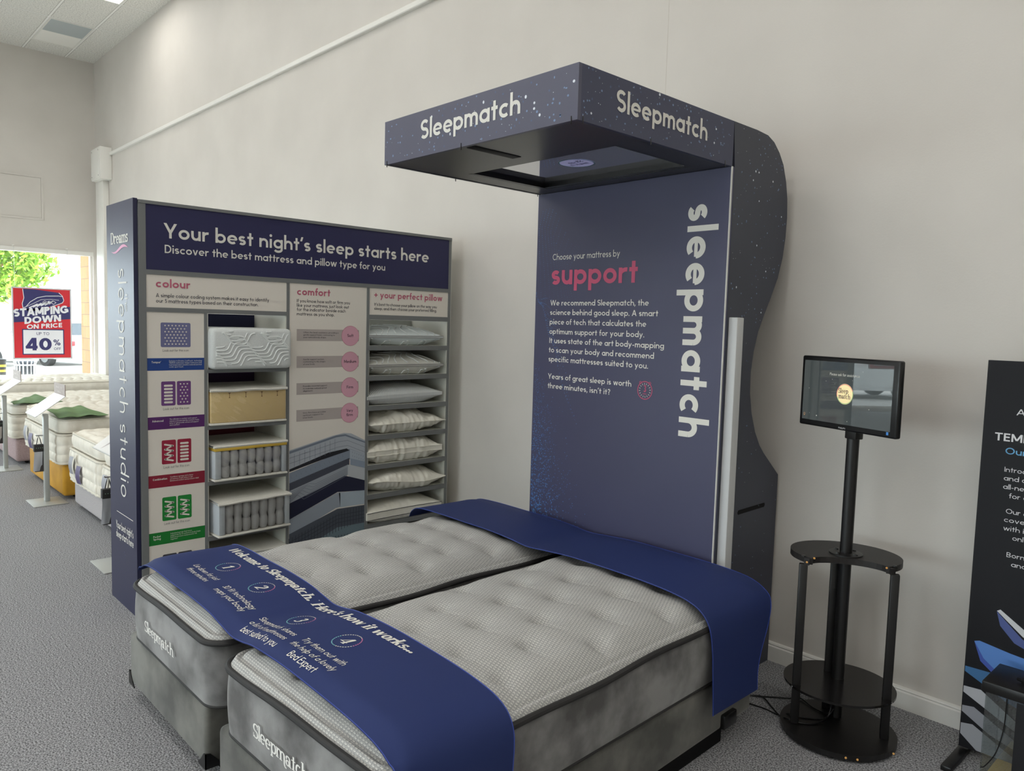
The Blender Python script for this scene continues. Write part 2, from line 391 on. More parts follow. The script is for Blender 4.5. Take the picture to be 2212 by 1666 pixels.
def text_mb(mb, text, fn, height, x0=0, y0=0, width=None, w=.1, serif=False, italic=0, res=18, track=.075, align='l', fine=None):
    """letters as flat print; fn(u, v) maps the sheet to the surface; height = capital height"""
    out, tw = layout(text, w, serif, track)
    sy = height/.70; sx = width/tw if width else sy
    if align == 'c': x0 = x0-tw*sx/2
    thin = .40 if serif else 1; lift = [0]
    def put(pts, faces):
        lift[0] += 1
        mb.add([fn(x0+(u+italic*v)*sx, y0+v*sy, .00007*(lift[0] % 6)) for u, v in pts], faces)
    def ribbon(path, closed):
        n = len(path); vs = []
        for i in range(n):
            a = path[(i-1) % n] if (closed or i) else path[0]; b = path[(i+1) % n] if (closed or i < n-1) else path[-1]
            tx, ty = b[0]-a[0], b[1]-a[1]; L = math.hypot(tx, ty) or 1; tx /= L; ty /= L
            ww = w/2*(thin+(1-thin)*abs(ty)) if serif else w/2
            vs += [(path[i][0]-ty*ww, path[i][1]+tx*ww), (path[i][0]+ty*ww, path[i][1]-tx*ww)]
        fs = [(2*i, 2*i+1, 2*((i+1) % n)+1, 2*((i+1) % n)) for i in range(n if closed else n-1)]
        put(vs, fs)
    def strip(q):                                       # a quad, cut along its length on curved cloth
        m = fine or 1; vs = []
        for i in range(m+1):
            t = i/m; vs += [tuple(q[0][c]+(q[3][c]-q[0][c])*t for c in (0, 1)), tuple(q[1][c]+(q[2][c]-q[1][c])*t for c in (0, 1))]
        put(vs, [(2*i, 2*i+1, 2*i+3, 2*i+2) for i in range(m)])
    for gx, st in out:
        for s in st:
            if s[0] == 'L':
                _, xa, ya, xb, yb = s; strip([(gx+xa-w/2, ya), (gx+xa+w/2, ya), (gx+xb+w/2, yb), (gx+xb-w/2, yb)])
            elif s[0] == 'B':
                _, xa, xb, ya, yb = s; strip([(gx+xa, ya), (gx+xb, ya), (gx+xb, yb), (gx+xa, yb)])
            elif s[0] == 'D':
                _, xa, ya, xb, yb, f = s; L = math.hypot(xb-xa, yb-ya); hw = w*f/2*L/max(abs(yb-ya), .02); hw = min(hw, w*1.1)
                strip([(gx+xa-hw, ya), (gx+xa+hw, ya), (gx+xb+hw, yb), (gx+xb-hw, yb)])
            elif s[0] == 'O':
                _, cx, cy, r = s; n = max(8, res//2); put([(gx+cx+r*cos(2*pi*k/n), cy+r*sin(2*pi*k/n)) for k in range(n)], [tuple(range(n))])
            elif s[0] == 'A':
                _, cx, cy, rx, ry, a0, a1 = s; closed = abs(a1-a0) >= 360
                n = max(6, int(res*abs(a1-a0)/360)); m = n if closed else n+1
                ribbon([(gx+cx+rx*cos(rad(a0+(a1-a0)*k/n)), cy+ry*sin(rad(a0+(a1-a0)*k/n))) for k in range(m)], closed)
    return mb
def facing_x(x): return lambda u, v, t=0: (x+t, u, v)       # sheet seen from +x: right = +y
def facing_y(y): return lambda u, v, t=0: (u, y-t, v)       # sheet seen from -y: right = +x
def rect(mb, fn, u0, v0, u1, v1, t=0): return mb.poly([fn(u0, v0, t), fn(u1, v0, t), fn(u1, v1, t), fn(u0, v1, t)])
def rrect(u0, v0, u1, v1, r, n=5):
    P = []
    for cx, cy, a in ((u1-r, v1-r, 0), (u0+r, v1-r, 90), (u0+r, v0+r, 180), (u1-r, v0+r, 270)):
        P += [(cx+r*cos(rad(a+90*k/n)), cy+r*sin(rad(a+90*k/n))) for k in range(n+1)]
    return P
def lettering(lines, fn, m, parent, name='lettering', **kw):
    """lines: (text, baseline, left, right, cap height)"""
    for (t, base, l, r, cap) in lines: o = obj(name, text_mb(MB(), t, fn, cap, l, base, None if r is None else r-l, **kw), m, parent)
    return o

# ================================================================== THE SETTING
struct('floor', MB().box((XW-.25, YF, -.1), (XR, 0, 0)), M_carpet)
struct('ceiling', MB().box((XW, YF, HC), (XR, .0, HC+.1)), M_tile)
struct('wall_back', MB().box((XW-.25, 0, -.1), (XR, .15, HC+.1)), M_wall)
mbw = MB()
(a0, b0), (a1, b1) = WINS
mbw.box((XW-.2, b0, 0), (XW, 0, HC)); mbw.box((XW-.2, b1, 0), (XW, a0, HC)); mbw.box((XW-.2, YF, 0), (XW, a1, HC))
for a, b in WINS: mbw.box((XW-.2, a, 2.69), (XW, b, HC)); mbw.box((XW-.2, a, 0), (XW, b, .08))
struct('wall_left', mbw, M_wall)
struct('wall_right', MB().box((XR, YF, 0), (XR+.1, 0, HC)), M_wall)
struct('wall_front', MB().box((XW-.2, YF-.1, 0), (FWIN[0], YF, HC)).box((FWIN[1], YF-.1, 0), (XR, YF, HC)).box((FWIN[0], YF-.1, 2.69), (FWIN[1], YF, HC)).box((FWIN[0], YF-.1, 0), (FWIN[1], YF, .08)), M_wall)
f = MB(); xm = (FWIN[0]+FWIN[1])/2
for x in (FWIN[0], xm-.02, FWIN[1]-.04): f.box((x, YF-.09, .08), (x+.04, YF-.02, 2.69))
for z in (.08, 2.65): f.box((FWIN[0], YF-.09, z), (FWIN[1], YF-.02, z+.04))
fo = struct('window_3', f, M_white); obj('glass_pane', MB().box((FWIN[0]+.04, YF-.06, .12), (FWIN[1]-.04, YF-.05, 2.65)), M_glass, fo)  # added glazing, out of view, lets in fill daylight from the front
# skirting with a rounded top bead
def skirting(mb, x0, x1):
    P = [(0, 0), (-.018, 0), (-.018, .078), (-.012, .084), (-.016, .09), (-.012, .097), (0, .1)]
    return mb.prism(P, lambda u, v, t: (t, u, v), x0, x1)
struct('baseboard_back', skirting(MB(), -10.7, XR), M_white)
# slim trunking rail across the wall
struct('trim_1', MB().prism([(0, 4.192), (-.03, 4.192), (-.036, 4.198), (-.036, 4.232), (-.03, 4.24), (0, 4.248)], lambda u, v, t: (t, u, v), -10.62, XR), M_white)
struct('trim_2', MB().box((.0155, -.0008, .1), (.0175, 0, 4.19)), mat('wall_joint_line', (196, 188, 178), .7))  # hairline plasterboard joint, a touch darker than the wall
struct('trim_3', MB().box((.03, -.0008, 4.26), (.032, 0, HC)), mat('wall_joint_line', (196, 188, 178), .7))
# windows
for wi, (a, b) in enumerate(WINS):
    f = MB(); w = .035
    f.box((XW-.14, a, .08), (XW-.06, b, .08+w)); f.box((XW-.14, a, 2.69-w), (XW-.06, b, 2.69))
    for y in ([a, b-w, a+(b-a)*.42-w/2] if wi == 0 else [a, b-w]): f.box((XW-.14, y, .08+w), (XW-.06, y+w, 2.69-w))
    fo = struct('window_%d' % (wi+1), f, M_white)
    obj('glass_pane', MB().box((XW-.105, a+w, .08+w), (XW-.095, b-w, 2.69-w)), M_glass, fo)
    obj('window_head', MB().box((XW-.06, a, 2.655), (XW+.015, b, 2.72)), M_white, fo)
# boxed-in duct and service box in the corner
t = thing('service_box', 'white metal service box on the column in the far corner, where the wall rail ends', 'service box', (-10.79, -.09, 3.815))
obj('box_body', MB().rbox((-11.03, -.172, 3.815), (-10.55, -.001, 4.31), .006), M_white, t)
obj('box_lid', MB().rbox((-11.02, -.18, 3.83), (-10.57, -.172, 4.30), .003), M_white, t)
for x in (-10.97, -10.62):
    for z in (3.87, 4.26): obj('lid_screw', MB().cyl((x, -.182, z), (x, -.18, z), .009, 8), mat('screw_grey', (120, 118, 114), .5), t)
struct('trim_4', MB().rbox((-11.13, -.09, 0), (-10.73, -.001, 3.815), .006), M_white)
hp = MB(); hp.box((XW+.0005, -2.1, 3.20), (XW+.004, -.80, 3.825))
t = thing('access_hatch', 'flush painted access hatch high on the far wall above the window', 'hatch', (XW, -1.45, 3.2))
fr = MB()
for a, b in (((-2.14, 3.165), (-.765, 3.195)), ((-2.14, 3.83), (-.765, 3.86)), ((-2.14, 3.195), (-2.11, 3.83)), ((-.795, 3.195), (-.765, 3.83))): fr.box((XW+.0005, a[0], a[1]), (XW+.012, b[0], b[1]))
obj('hatch_frame', fr, M_wall, t); obj('hatch_panel', hp, M_wall, t)

# ceiling luminaires in the tile grid
M_lit = mat('lit_diffuser', (255, 250, 240), .5, emit=3.0)
M_louvre = mat('grey_louvre', (176, 184, 186), .35, .6)
def luminaire(i, j, lit, label, group=None):
    x, y = tile_c(i, j); x0, x1, y0, y1 = x-TX/2+.014, x+TX/2-.014, y-TY/2+.014, y+TY/2-.014
    t = thing('ceiling_light', label, 'ceiling light', (x, y, HC), group)
    f = MB()
    for a, b in (((x0, y0), (x1, y0+.02)), ((x0, y1-.02), (x1, y1)), ((x0, y0+.02), (x0+.02, y1-.02)), ((x1-.02, y0+.02), (x1, y1-.02))):
        f.box((a[0], a[1], HC-.012), (b[0], b[1], HC-.001))
    obj('light_frame', f, M_white, t)
    if lit: obj('diffuser', MB().box((x0+.02, y0+.02, HC-.008), (x1-.02, y1-.02, HC-.002)), M_lit, t)
    else:
        obj('diffuser', MB().box((x0+.02, y0+.02, HC-.008), (x0+.56, y1-.02, HC-.002)), mat('white_diffuser', (240, 238, 232), .5), t, label='white half of the fitting')
        obj('louvre', MB().box((x0+.56, y0+.02, HC-.008), (x1-.02, y1-.02, HC-.002)), M_louvre, t, label='grey half of the fitting')
luminaire(-1, 0, False, 'ceiling light fitting with one grey half and one white half near the corner')
luminaire(1, 0, True, 'lit white panel in the ceiling tiles, cut by the top edge of the photo')
for (i, j) in LIT: luminaire(i, j, True, 'lit ceiling panel in the tile grid out of sight over the sales floor', 'lit ceiling panels over the sales floor')

# ================================================================== OUTSIDE
struct('ground', MB().box((-90, -45, -.12), (XW-.25, 60, -.02)).box((XW-.25, -45, -.12), (XR, YF-.1, -.02)), mat('pale_tarmac', (196, 192, 188), .9))
M_stone = mat('sandstone_block', (214, 180, 132), .85)
def stone_nodes():
    m = M_stone; n, l, b = nodes(m); tc = N(m, 'ShaderNodeTexCoord'); mp = N(m, 'ShaderNodeMapping'); mp.inputs['Rotation'].default_value = (pi/2, 0, 0)
    mp.inputs['Rotation'].default_value = (0, rad(90), rad(90))
    s = N(m, 'ShaderNodeSeparateXYZ'); l.new(tc.outputs['Object'], s.inputs[0]); c = N(m, 'ShaderNodeCombineXYZ')
    l.new(math_n(m, 'ADD', s.outputs[0], s.outputs[1]), c.inputs[0]); l.new(s.outputs[2], c.inputs[1])
    br = N(m, 'ShaderNodeTexBrick'); l.new(c.outputs[0], br.inputs['Vector']); br.inputs['Scale'].default_value = 1
    br.inputs['Brick Width'].default_value = .32; br.inputs['Row Height'].default_value = .21; br.inputs['Mortar Size'].default_value = .006
    br.inputs['Color1'].default_value = lin((168, 124, 76))+(1,); br.inputs['Color2'].default_value = lin((156, 110, 64))+(1,); br.inputs['Mortar'].default_value = lin((110, 88, 62))+(1,)
    l.new(br.outputs['Color'], b.inputs['Base Color'])
stone_nodes()
struct('pillar', MB().box((-12.6, .02, -.1), (-12.05, .5, 4.5)), M_stone)
struct('building_wall', MB().box((-12.05, .15, -.1), (XW-.25, 3.5, 6)), M_stone)

M_bark = mat('tree_bark', (150, 112, 76), .9); M_leaf = mat('spring_leaves', (104, 144, 36), .7); M_leaf2 = mat('leaf_light', (146, 176, 56), .7)
def tree(x, y, s, label, n=9000):
    t = thing('tree', label, 'tree', (x, y, -.02))
    mb = MB(); mb.tube([(x, y, -.02), (x+.05, y+.03, 1.0*s), (x-.03, y+.06, 2.0*s), (x, y, 3.0*s)], [.2*s, .16*s, .13*s, .06*s], 10)
    tips = []
    for k in range(11):
        a = k*2.4; h = (1.5+.16*k)*s; L = (1.6+.5*sin(k*3.1))*s
        e = (x+L*cos(a), y+L*sin(a), h+(.6+.1*k)*s); tips.append(e)
        mb.tube([(x, y, h), (x+L*.5*cos(a), y+L*.5*sin(a), h+.45*s), e], [.06*s, .04*s, .015*s], 6)
    obj('trunk', mb, M_bark, t)
    for nm, mm, seed in (('foliage', M_leaf, 1), ('foliage', M_leaf2, 2)):
        R = random.Random(seed); mb = MB()
        for k in range(n//2):
            cx, cy, cz = R.choice(tips); q = R.random()**.5*1.05*s; a = R.random()*6.283; b = math.acos(2*R.random()-1)
            c = Vector((cx+q*cos(a)*sin(b), cy+q*sin(a)*sin(b), cz+.7*q*cos(b)+.2))
            e = Vector((R.uniform(-1, 1), R.uniform(-1, 1), R.uniform(-1, 1))).normalized(); g = e.cross(Vector((R.random(), R.random(), R.random()))).normalized()
            L = R.uniform(.09, .17)*s
            mb.add([c-e*L, c+g*L*.4, c+e*L, c-g*L*.4], [(0, 1, 2, 3)])
        obj(nm, mb, mm, t)
tree(-33.5, 1.3, 1.15, 'bright green leafy tree outside the window, above the red poster')
M_car = mat('white_car_paint', (226, 228, 230), .2, .6); M_carg = mat('car_window_tint', (40, 48, 56), .08, .6); M_tyre = mat('tyre_rubber', (34, 34, 36), .8)
def car(x, y, ang, label):
    t = thing('car', label, 'car', (x, y, -.02))
    c, s = cos(ang), sin(ang)
    F = lambda u, v, z: (x+u*c-v*s, y+u*s+v*c, z-.02)
    prof = [(-2.1, .35), (-2.15, .62), (-2.08, .86), (-1.9, .95), (1.0, .98), (1.75, .86), (2.1, .68), (2.12, .38), (1.9, .24), (-1.9, .24)]
    obj('body', MB().prism(prof, lambda u, v, q: F(u, q, v), -.86, .86), M_car, t)
    cab = [(-1.75, .94), (-1.35, 1.44), (-.9, 1.52), (.1, 1.5), (1.05, .96)]
    mb = MB(); n = len(cab)
    vs = [F(u, -.80 if v < 1 else -.6, v) for u, v in cab]+[F(u, .80 if v < 1 else .6, v) for u, v in cab]
    mb.add(vs, [tuple(range(n))[::-1], tuple(range(n, 2*n))]+[(i, (i+1) % n, n+(i+1) % n, n+i) for i in range(n)])
    obj('cabin', mb, M_car, t)
    g = MB()
    for sd in (-1, 1):
        for q in ([(-1.4, 1.0), (-1.15, 1.38), (-.45, 1.43), (-.45, 1.0)], [(-.38, 1.0), (-.38, 1.43), (.08, 1.42), (.75, 1.0)]):
            g.poly([F(u, sd*(.795-.2*(v-1)/.5), v) for u, v in q])
    g.poly([F(-1.42, -.55, 1.38), F(-1.42, .55, 1.38), F(-1.72, .7, 1.0), F(-1.72, -.7, 1.0)]); g.poly([F(.2, -.55, 1.45), F(1.02, -.7, 1.0), F(1.02, .7, 1.0), F(.2, .55, 1.45)])
    obj('side_glass', g, M_carg, t)
    for u in (-1.3, 1.3):
        for v in (-.8, .8):
            w = MB(); k = .1 if v > 0 else -.1
            w.cyl(F(u, v-k, .32), F(u, v+k, .32), .32, 24); wo = obj('wheel', w, M_tyre, t)
            h = MB(); h.cyl(F(u, v+k, .32), F(u, v+k*1.06, .32), .21, 16); obj('alloy_rim', h, M_steel, wo)
    for v in (-.62, .62): obj('tail_light', MB().rbox((-2.17, v-.18, .66), (-2.1, v+.18, .82), .02, 2, lambda a, b, q: F(a, b, q)), mat('tail_light_red', (170, 30, 34), .3), t)
car(-26.6, 2.35, rad(200), 'white car parked behind the red poster, its wheel showing to the right')
car(-25.6, -.75, rad(262), 'pale car at the very left edge of the window view')
car(-15.4, -10.2, rad(275), 'white car parked outside the second shop window, seen mirrored in the monitor')
# litter bin and bollard
t = thing('litter_bin', 'silver slatted litter bin outside the window, below the red poster', 'bin', (-16, -.235, -.02))
mb = MB(); mb.cyl((-16, -.235, -.02), (-16, -.235, .66), .15, 20); obj('liner', mb, mat('bin_liner', (70, 74, 84), .6), t)
sl = MB()
for k in range(16):
    a = 2*pi*k/16; sl.tube([(-16+.175*cos(a), -.235+.175*sin(a), .02), (-16+.175*cos(a), -.235+.175*sin(a), .58), (-16+.215*cos(a), -.235+.215*sin(a), .68)], .016, 6)
obj('slat', sl, M_steel, t)
for z, r in ((.06, .18), (.58, .18), (.69, .215)): obj('hoop', MB().tube([(-16+r*cos(2*pi*k/24), -.235+r*sin(2*pi*k/24), z) for k in range(24)], .016, 6, True), M_steel, t)
t = thing('bollard', 'black bollard with two yellow bands outside the window at the left edge', 'bollard', (-15, -.83, -.02))
obj('post', MB().cyl((-15, -.83, -.02), (-15, -.83, .74), .085, 24), M_black, t)
obj('cap', MB().tube([(-15, -.83, .735), (-15, -.83, .755), (-15, -.83, .77)], [.09, .09, .03], 24), M_black, t)
for z in (.63, .53): obj('reflective_band', MB().cyl((-15, -.83, z-.022), (-15, -.83, z+.022), .088, 24), mat('yellow_band', (226, 176, 60), .4), t)
bd = MB().box((-62, 2, 0), (-55, 34, 5.0))
tag(obj('retail_building', bd, mat('pale_cladding', (222, 224, 226), .6)), 'pale flat-fronted building across the car park beyond the tree', 'building')
hb = MB(); R = random.Random(4)
for k in range(900):
    c = Vector((-34+R.uniform(-.6, .6), R.uniform(3.4, 8), R.uniform(0, .8))); e = Vector((R.uniform(-1, 1), R.uniform(-1, 1), R.uniform(-1, 1))).normalized(); g = e.cross(Vector((.3, .5, .8))).normalized()
    hb.add([c-e*.1, c+g*.06, c+e*.1, c-g*.06], [(0, 1, 2, 3)])
tag(obj('hedge', hb, mat('hedge_leaves', (130, 150, 90), .8)), 'low green hedge beside the parked car outside', 'hedge')

# poster hanging in the window
def poster(dy, label):
    xs = XW+.12; fn0 = facing_x(xs)
    fn = lambda u, v, t=0: fn0(u+dy, v, t)
    t = thing('hanging_poster', label, 'poster', (xs, -.84+dy, .965))
    y0, y1, z0, z1 = -1.235, -.435, .965, 2.075
    red = mat('poster_red', (206, 40, 52), .4); nav = mat('poster_navy', (52, 50, 104), .4); wh = mat('poster_white', (232, 232, 238), .4)
    obj('board', MB().box((xs-.006, y0+dy, z0), (xs, y1+dy, z1)), red, t)
    f = MB()
    for a, b in (((y0-.014, z0-.014), (y1+.014, z0+.006)), ((y0-.014, z1-.006), (y1+.014, z1+.014)), ((y0-.014, z0), (y0+.006, z1)), ((y1-.006, z0), (y1+.014, z1))): f.box((xs-.01, a[0]+dy, a[1]), (xs+.004, b[0]+dy, b[1]))
    obj('frame', f, mat('frame_silver', (205, 205, 208), .35), t)
    for y in (y0+.03, y1-.03): obj('hanging_wire', MB().cyl((xs, y+dy, z1), (xs, y+dy, 2.735), .0015, 6), M_steel, t); obj('wall_bracket', MB().box((XW, y+dy-.006, 2.73), (xs+.006, y+dy+.006, 2.742)), M_white, t)
    b = MB(); b.poly([fn(u, v, .0012) for u, v in ((y0+.006, 1.53), (y0+.006, 1.73), (y1-.006, 1.80), (y1-.006, 1.60), (-.8, 1.565))])
    b.poly([fn(u, v, .0012) for u, v in ((-1.10, 2.06), (-.93, 2.06), (-.60, 2.02), (-.545, 1.96), (-.53, 1.90), (-.56, 1.86), (-.70, 1.80), (-1.0, 1.70), (-1.09, 1.75), (-1.115, 1.80), (-1.085, 1.90))])
    obj('navy_print', b, nav, t)
    bx = MB(); bx.poly([fn(u, v, .0012) for u, v in rrect(-1.12, 1.02, -.535, 1.43, .005)]); obj('price_border', bx, nav, t)
    b2 = MB(); b2.poly([fn(u, v, .0018) for u, v in rrect(-1.105, 1.036, -.55, 1.414, .004)]); obj('price_box', b2, wh, t)
    # outline of a stamping boot and its tread
    l = MB()
    def line(P, w=.009):
        for (a, b_) in zip(P[:-1], P[1:]):
            L = math.hypot(b_[0]-a[0], b_[1]-a[1]) or 1; nx, ny = -(b_[1]-a[1])/L*w/2, (b_[0]-a[0])/L*w/2
            l.poly([fn(a[0]-nx, a[1]-ny, .002), fn(b_[0]-nx, b_[1]-ny, .002), fn(b_[0]+nx, b_[1]+ny, .002), fn(a[0]+nx, a[1]+ny, .002)])
    line([(-1.10, 2.06), (-1.085, 1.92), (-1.11, 1.83), (-1.10, 1.76), (-1.06, 1.78), (-1.0, 1.86), (-.90, 1.93), (-.78, 1.96), (-.60, 1.97), (-.55, 1.96)])
    line([(-.60, 2.02), (-.55, 1.97), (-.53, 1.90), (-.55, 1.86), (-.62, 1.83), (-.70, 1.80)])
    line([(-1.06, 1.78), (-.95, 1.84), (-.85, 1.90), (-.72, 1.91), (-.60, 1.90)], .006)
    for k in range(5): line([(-1.02+.055*k, 1.765+.012*k), (-.90+.055*k, 1.83+.014*k)], .016)
    for k in range(3): line([(-.80+.06*k, 1.83), (-.76+.06*k, 1.86), (-.80+.06*k, 1.885), (-.83+.06*k, 1.86), (-.80+.06*k, 1.83)], .006)
    obj('boot_outline', l, wh, t)
    w = MB(); S = lambda u, v, q=0: fn(u, v+.11*(u+1.23), .0026+q)
    text_mb(w, 'STAMPING', S, .125, -1.228, 1.615, .765, w=.17, track=.03)
    text_mb(w, 'DOWN', S, .11, -1.085, 1.490, .51, w=.17, track=.03)
    text_mb(w, 'ON PRICE', lambda u, v, q=0: fn(u, v+.08*(u+1.23), .0026+q), .072, -1.055, 1.412, .495, w=.15, track=.05)
    obj('white_lettering', w, wh, t)
    w = MB(); G = lambda u, v, q=0: fn(u, v, .0026+q)
    text_mb(w, 'UP TO', G, .046, -.925, 1.335, .18, w=.09); text_mb(w, '40', G, .20, -1.075, 1.09, .36, w=.16, track=.05)
    text_mb(w, '%', G, .095, -.69, 1.17, .10, w=.10); text_mb(w, 'OFF', G, .04, -.685, 1.095, .10, w=.10)
    obj('price_lettering', w, nav, t)
poster(0, 'red and navy promotional poster reading UP TO 40% OFF hanging in the window')
poster(-8.0, 'red price poster hanging in the second window, seen only mirrored in the monitor')

# ================================================================== MATTRESS GEOMETRY
class RR:                                                   # rounded rectangle, ringable
    def __init__(s, x0, y0, x1, y1, r, step=.015, nc=8, xf=None):
        s.c = ((x0+x1)/2, (y0+y1)/2); s.a, s.b, s.r = (x1-x0)/2, (y1-y0)/2, r; s.nc = nc
        s.nx = max(2, int((2*s.a-2*r)/step)); s.ny = max(2, int((2*s.b-2*r)/step)); s.xf = xf
    def pts(s, d=0):
        a, b = max(s.a-d, .00002), max(s.b-d, .00002); r = max(min(s.r-d, a, b), .00001); P = []
        for qx, qy, a0, n in ((1, -1, -90, s.ny), (1, 1, 0, s.nx), (-1, 1, 90, s.ny), (-1, -1, 180, s.nx)):
            cx, cy = qx*(a-r), qy*(b-r)
            for k in range(s.nc+1): P.append((cx+r*cos(rad(a0+90*k/s.nc)), cy+r*sin(rad(a0+90*k/s.nc))))
            x, y = P[-1]
            nx, ny = {(1, -1): (a, b-r), (1, 1): (-(a-r), b), (-1, 1): (-a, -(b-r)), (-1, -1): (a-r, -b)}[(qx, qy)]
            for k in range(1, n): P.append((x+(nx-x)*k/n, y+(ny-y)*k/n))
        P = [(x+s.c[0], y+s.c[1]) for x, y in P]
        return [s.xf(*p) for p in P] if s.xf else P
    def arc(s):
        P = s.pts(); L = [0]
        for i in range(1, len(P)): L.append(L[-1]+math.hypot(P[i][0]-P[i-1][0], P[i][1]-P[i-1][1]))
        return L
def wall_mb(rr, z0, z1, nz=10, disp=None):
    L = rr.arc(); mb = MB(); rings = []
    for j in range(nz+1):
        t = j/nz; z = z0+(z1-z0)*t
        if disp is None: rings.append([(x, y, z) for x, y in rr.pts(-.008*sin(pi*t))])
        else:
            P0 = rr.pts(0); P1 = rr.pts(-.01)
            rings.append([(p[0]+(q[0]-p[0])*disp(L[i], z)*100, p[1]+(q[1]-p[1])*disp(L[i], z)*100, z) for i, (p, q) in enumerate(zip(P0, P1))])
    n = len(rings[0]); mb.v = [p for R in rings for p in R]
    for j in range(nz):
        for i in range(n): mb.f.append((j*n+i, j*n+(i+1) % n, (j+1)*n+(i+1) % n, (j+1)*n+i))
    mb.f.append(tuple(range(n))[::-1]); mb.sm = True
    return mb
def top_mb(rr, zf, step=.013, d0=0):
    ds = [d0]; m = min(rr.a, rr.b)
    while ds[-1] < m-step*.6: ds.append(ds[-1]+(step*.5 if ds[-1] < .1 else step))
    ds.append(m-.00003)
    mb = MB(); n = len(rr.pts())
    for d in ds: mb.v += [(x, y, zf(x, y, d)) for x, y in rr.pts(d)]
    for j in range(len(ds)-1):
        for i in range(n): mb.f.append((j*n+i, j*n+(i+1) % n, (j+1)*n+(i+1) % n, (j+1)*n+i))
    mb.sm = True
    return mb
def band(rr, z, r, d=0, n=8): return MB().tube([(x, y, z) for x, y in rr.pts(d)], r, n, True)
def sstep(a, b, x):
    t = max(0, min(1, (x-a)/(b-a))); return t*t*(3-2*t)

# ================================================================== THE BEDS BY THE WINDOW
M_ivory = noise_col(mat('ivory_ticking', (226, 220, 206), .8, .15), (220, 214, 200), (232, 227, 215), 9, bump=.1, bscale=90)
M_ivory2 = mat('ivory_tape', (206, 200, 186), .8)
M_green = noise_col(mat('sage_throw', (104, 132, 84), .8, .2), (96, 124, 78), (112, 140, 92), 6)
M_mustard = noise_col(mat('mustard_velvet', (190, 140, 40), .7, .3), (176, 128, 34), (206, 154, 52), 3.5, 6)
M_pinkv = noise_col(mat('mauve_upholstery', (168, 146, 146), .85, .2), (160, 138, 139), (178, 157, 156), 120, 3)
M_greyw = noise_col(mat('grey_weave_upholstery', (172, 166, 166), .9, .2), (158, 152, 153), (188, 183, 182), 160, 4)
def quilt(px, pz, z0, amp):
    return lambda s, z: amp*(abs(sin(pi*s/px))**.45)*(abs(sin(pi*(z-z0)/pz))**.45)
def show_bed(x0, x1, y0, zd, zm, zt, mdiv, names, split=False, drawer=True, tags=True):
    yb = -.06
    t = thing('divan_base', names['base'], 'bed base', ((x0+x1)/2, (y0+yb)/2, 0))
    b = MB(); b.rbox((x0, y0, .035), (x1, yb, zd), .03, 3); obj('base_body', b, mdiv, t)
    for cx in (x0+.12, (x0+x1)/2, x1-.12):
        for cy in (y0+.12, yb-.2): obj('castor', MB().cyl((cx-.015, cy, .021), (cx+.015, cy, .021), .021, 12).cyl((cx, cy, .02), (cx, cy, .05), .008, 8), M_blackp, t)
    if drawer:
        d = MB(); d.rbox((x1-.004, y0+.28, .06), (x1+.012, y0+.95, zd-.11), .005, 2); dd = obj('drawer', d, mdiv, t)
        obj('drawer_gap', MB().box((x1-.004, y0+.268, .05), (x1+.004, y0+.28, zd-.10)).box((x1-.004, y0+.268, zd-.11), (x1+.004, y0+.95, zd-.098)), M_dark, dd)
    halves = [(x0-.02, x1+.02)] if not split else [(x0-.015, (x0+x1)/2-.022), ((x0+x1)/2+.022, x1+.015)]
    for hi, (a, c) in enumerate(halves):
        rr = RR(a, y0-.03, c, yb, .07, .013)
        m = thing('mattress', names['mattress'][hi], 'mattress', ((a+c)/2, (y0+yb)/2, zd))
        n = 3; pz = (zm-zd-.03)/n
        obj('border', wall_mb(rr, zd+.004, zm, 24, quilt(.115, pz, zd+.015, .016)), M_ivory, m)
        obj('top_panel', top_mb(rr, lambda x, y, d: zm+.012*sstep(0, .06, d), .03), M_ivory, m)
        obj('piping', band(rr, zm, .011), M_ivory2, m); obj('piping', band(rr, zd+.012, .011), M_ivory2, m)
        if tags:
            for (tx, tz, h, mm, nm) in ((a+.14, zm-.05, .15, mat('tag_grey', (150, 150, 156), .5), 'care_tag'), (a+.36, zm-.10, .15, mat('tag_violet', (84, 72, 110), .5), 'brand_tag')):
                obj(nm, MB().grid(lambda u, v: (tx+.085*u+.012*v, y0-.052-.014*sin(v*3)-.006*cos(u*3), tz-h*v), 4, 8), mm, m)
            for tx in (a+.28,): obj('side_handle', MB().grid(lambda u, v: (tx+.035*u, y0-.055-.02*sin(v*pi), zm-.02-.20*v), 2, 10), M_ivory2, m)
        if zt:
            r2 = RR(a+.01, y0-.015, c-.01, yb, .09, .016)
            tp = thing('mattress_topper', names['topper'][hi], 'topper', ((a+c)/2, (y0+yb)/2, zm))
            obj('topper_side', wall_mb(r2, zm+.02, zt, 10, lambda s, z: .012*sin(pi*(z-zm-.02)/(zt-zm-.02))+.004*abs(sin(pi*s/.07))), M_ivory, tp)
            obj('topper_top', top_mb(r2, lambda x, y, d: zt+.03*sstep(0, .09, d)-.016*sstep(.06, .1, d)*(abs(sin(pi*(y+.06*sin(x*5))/.13))**8+.7*abs(sin(pi*(x+.05*sin(y*7))/.26))**16), .018), M_ivory, tp)
            obj('piping', band(r2, zt, .010), M_ivory2, tp); obj('piping', band(r2, zm+.024, .009), M_ivory2, tp)
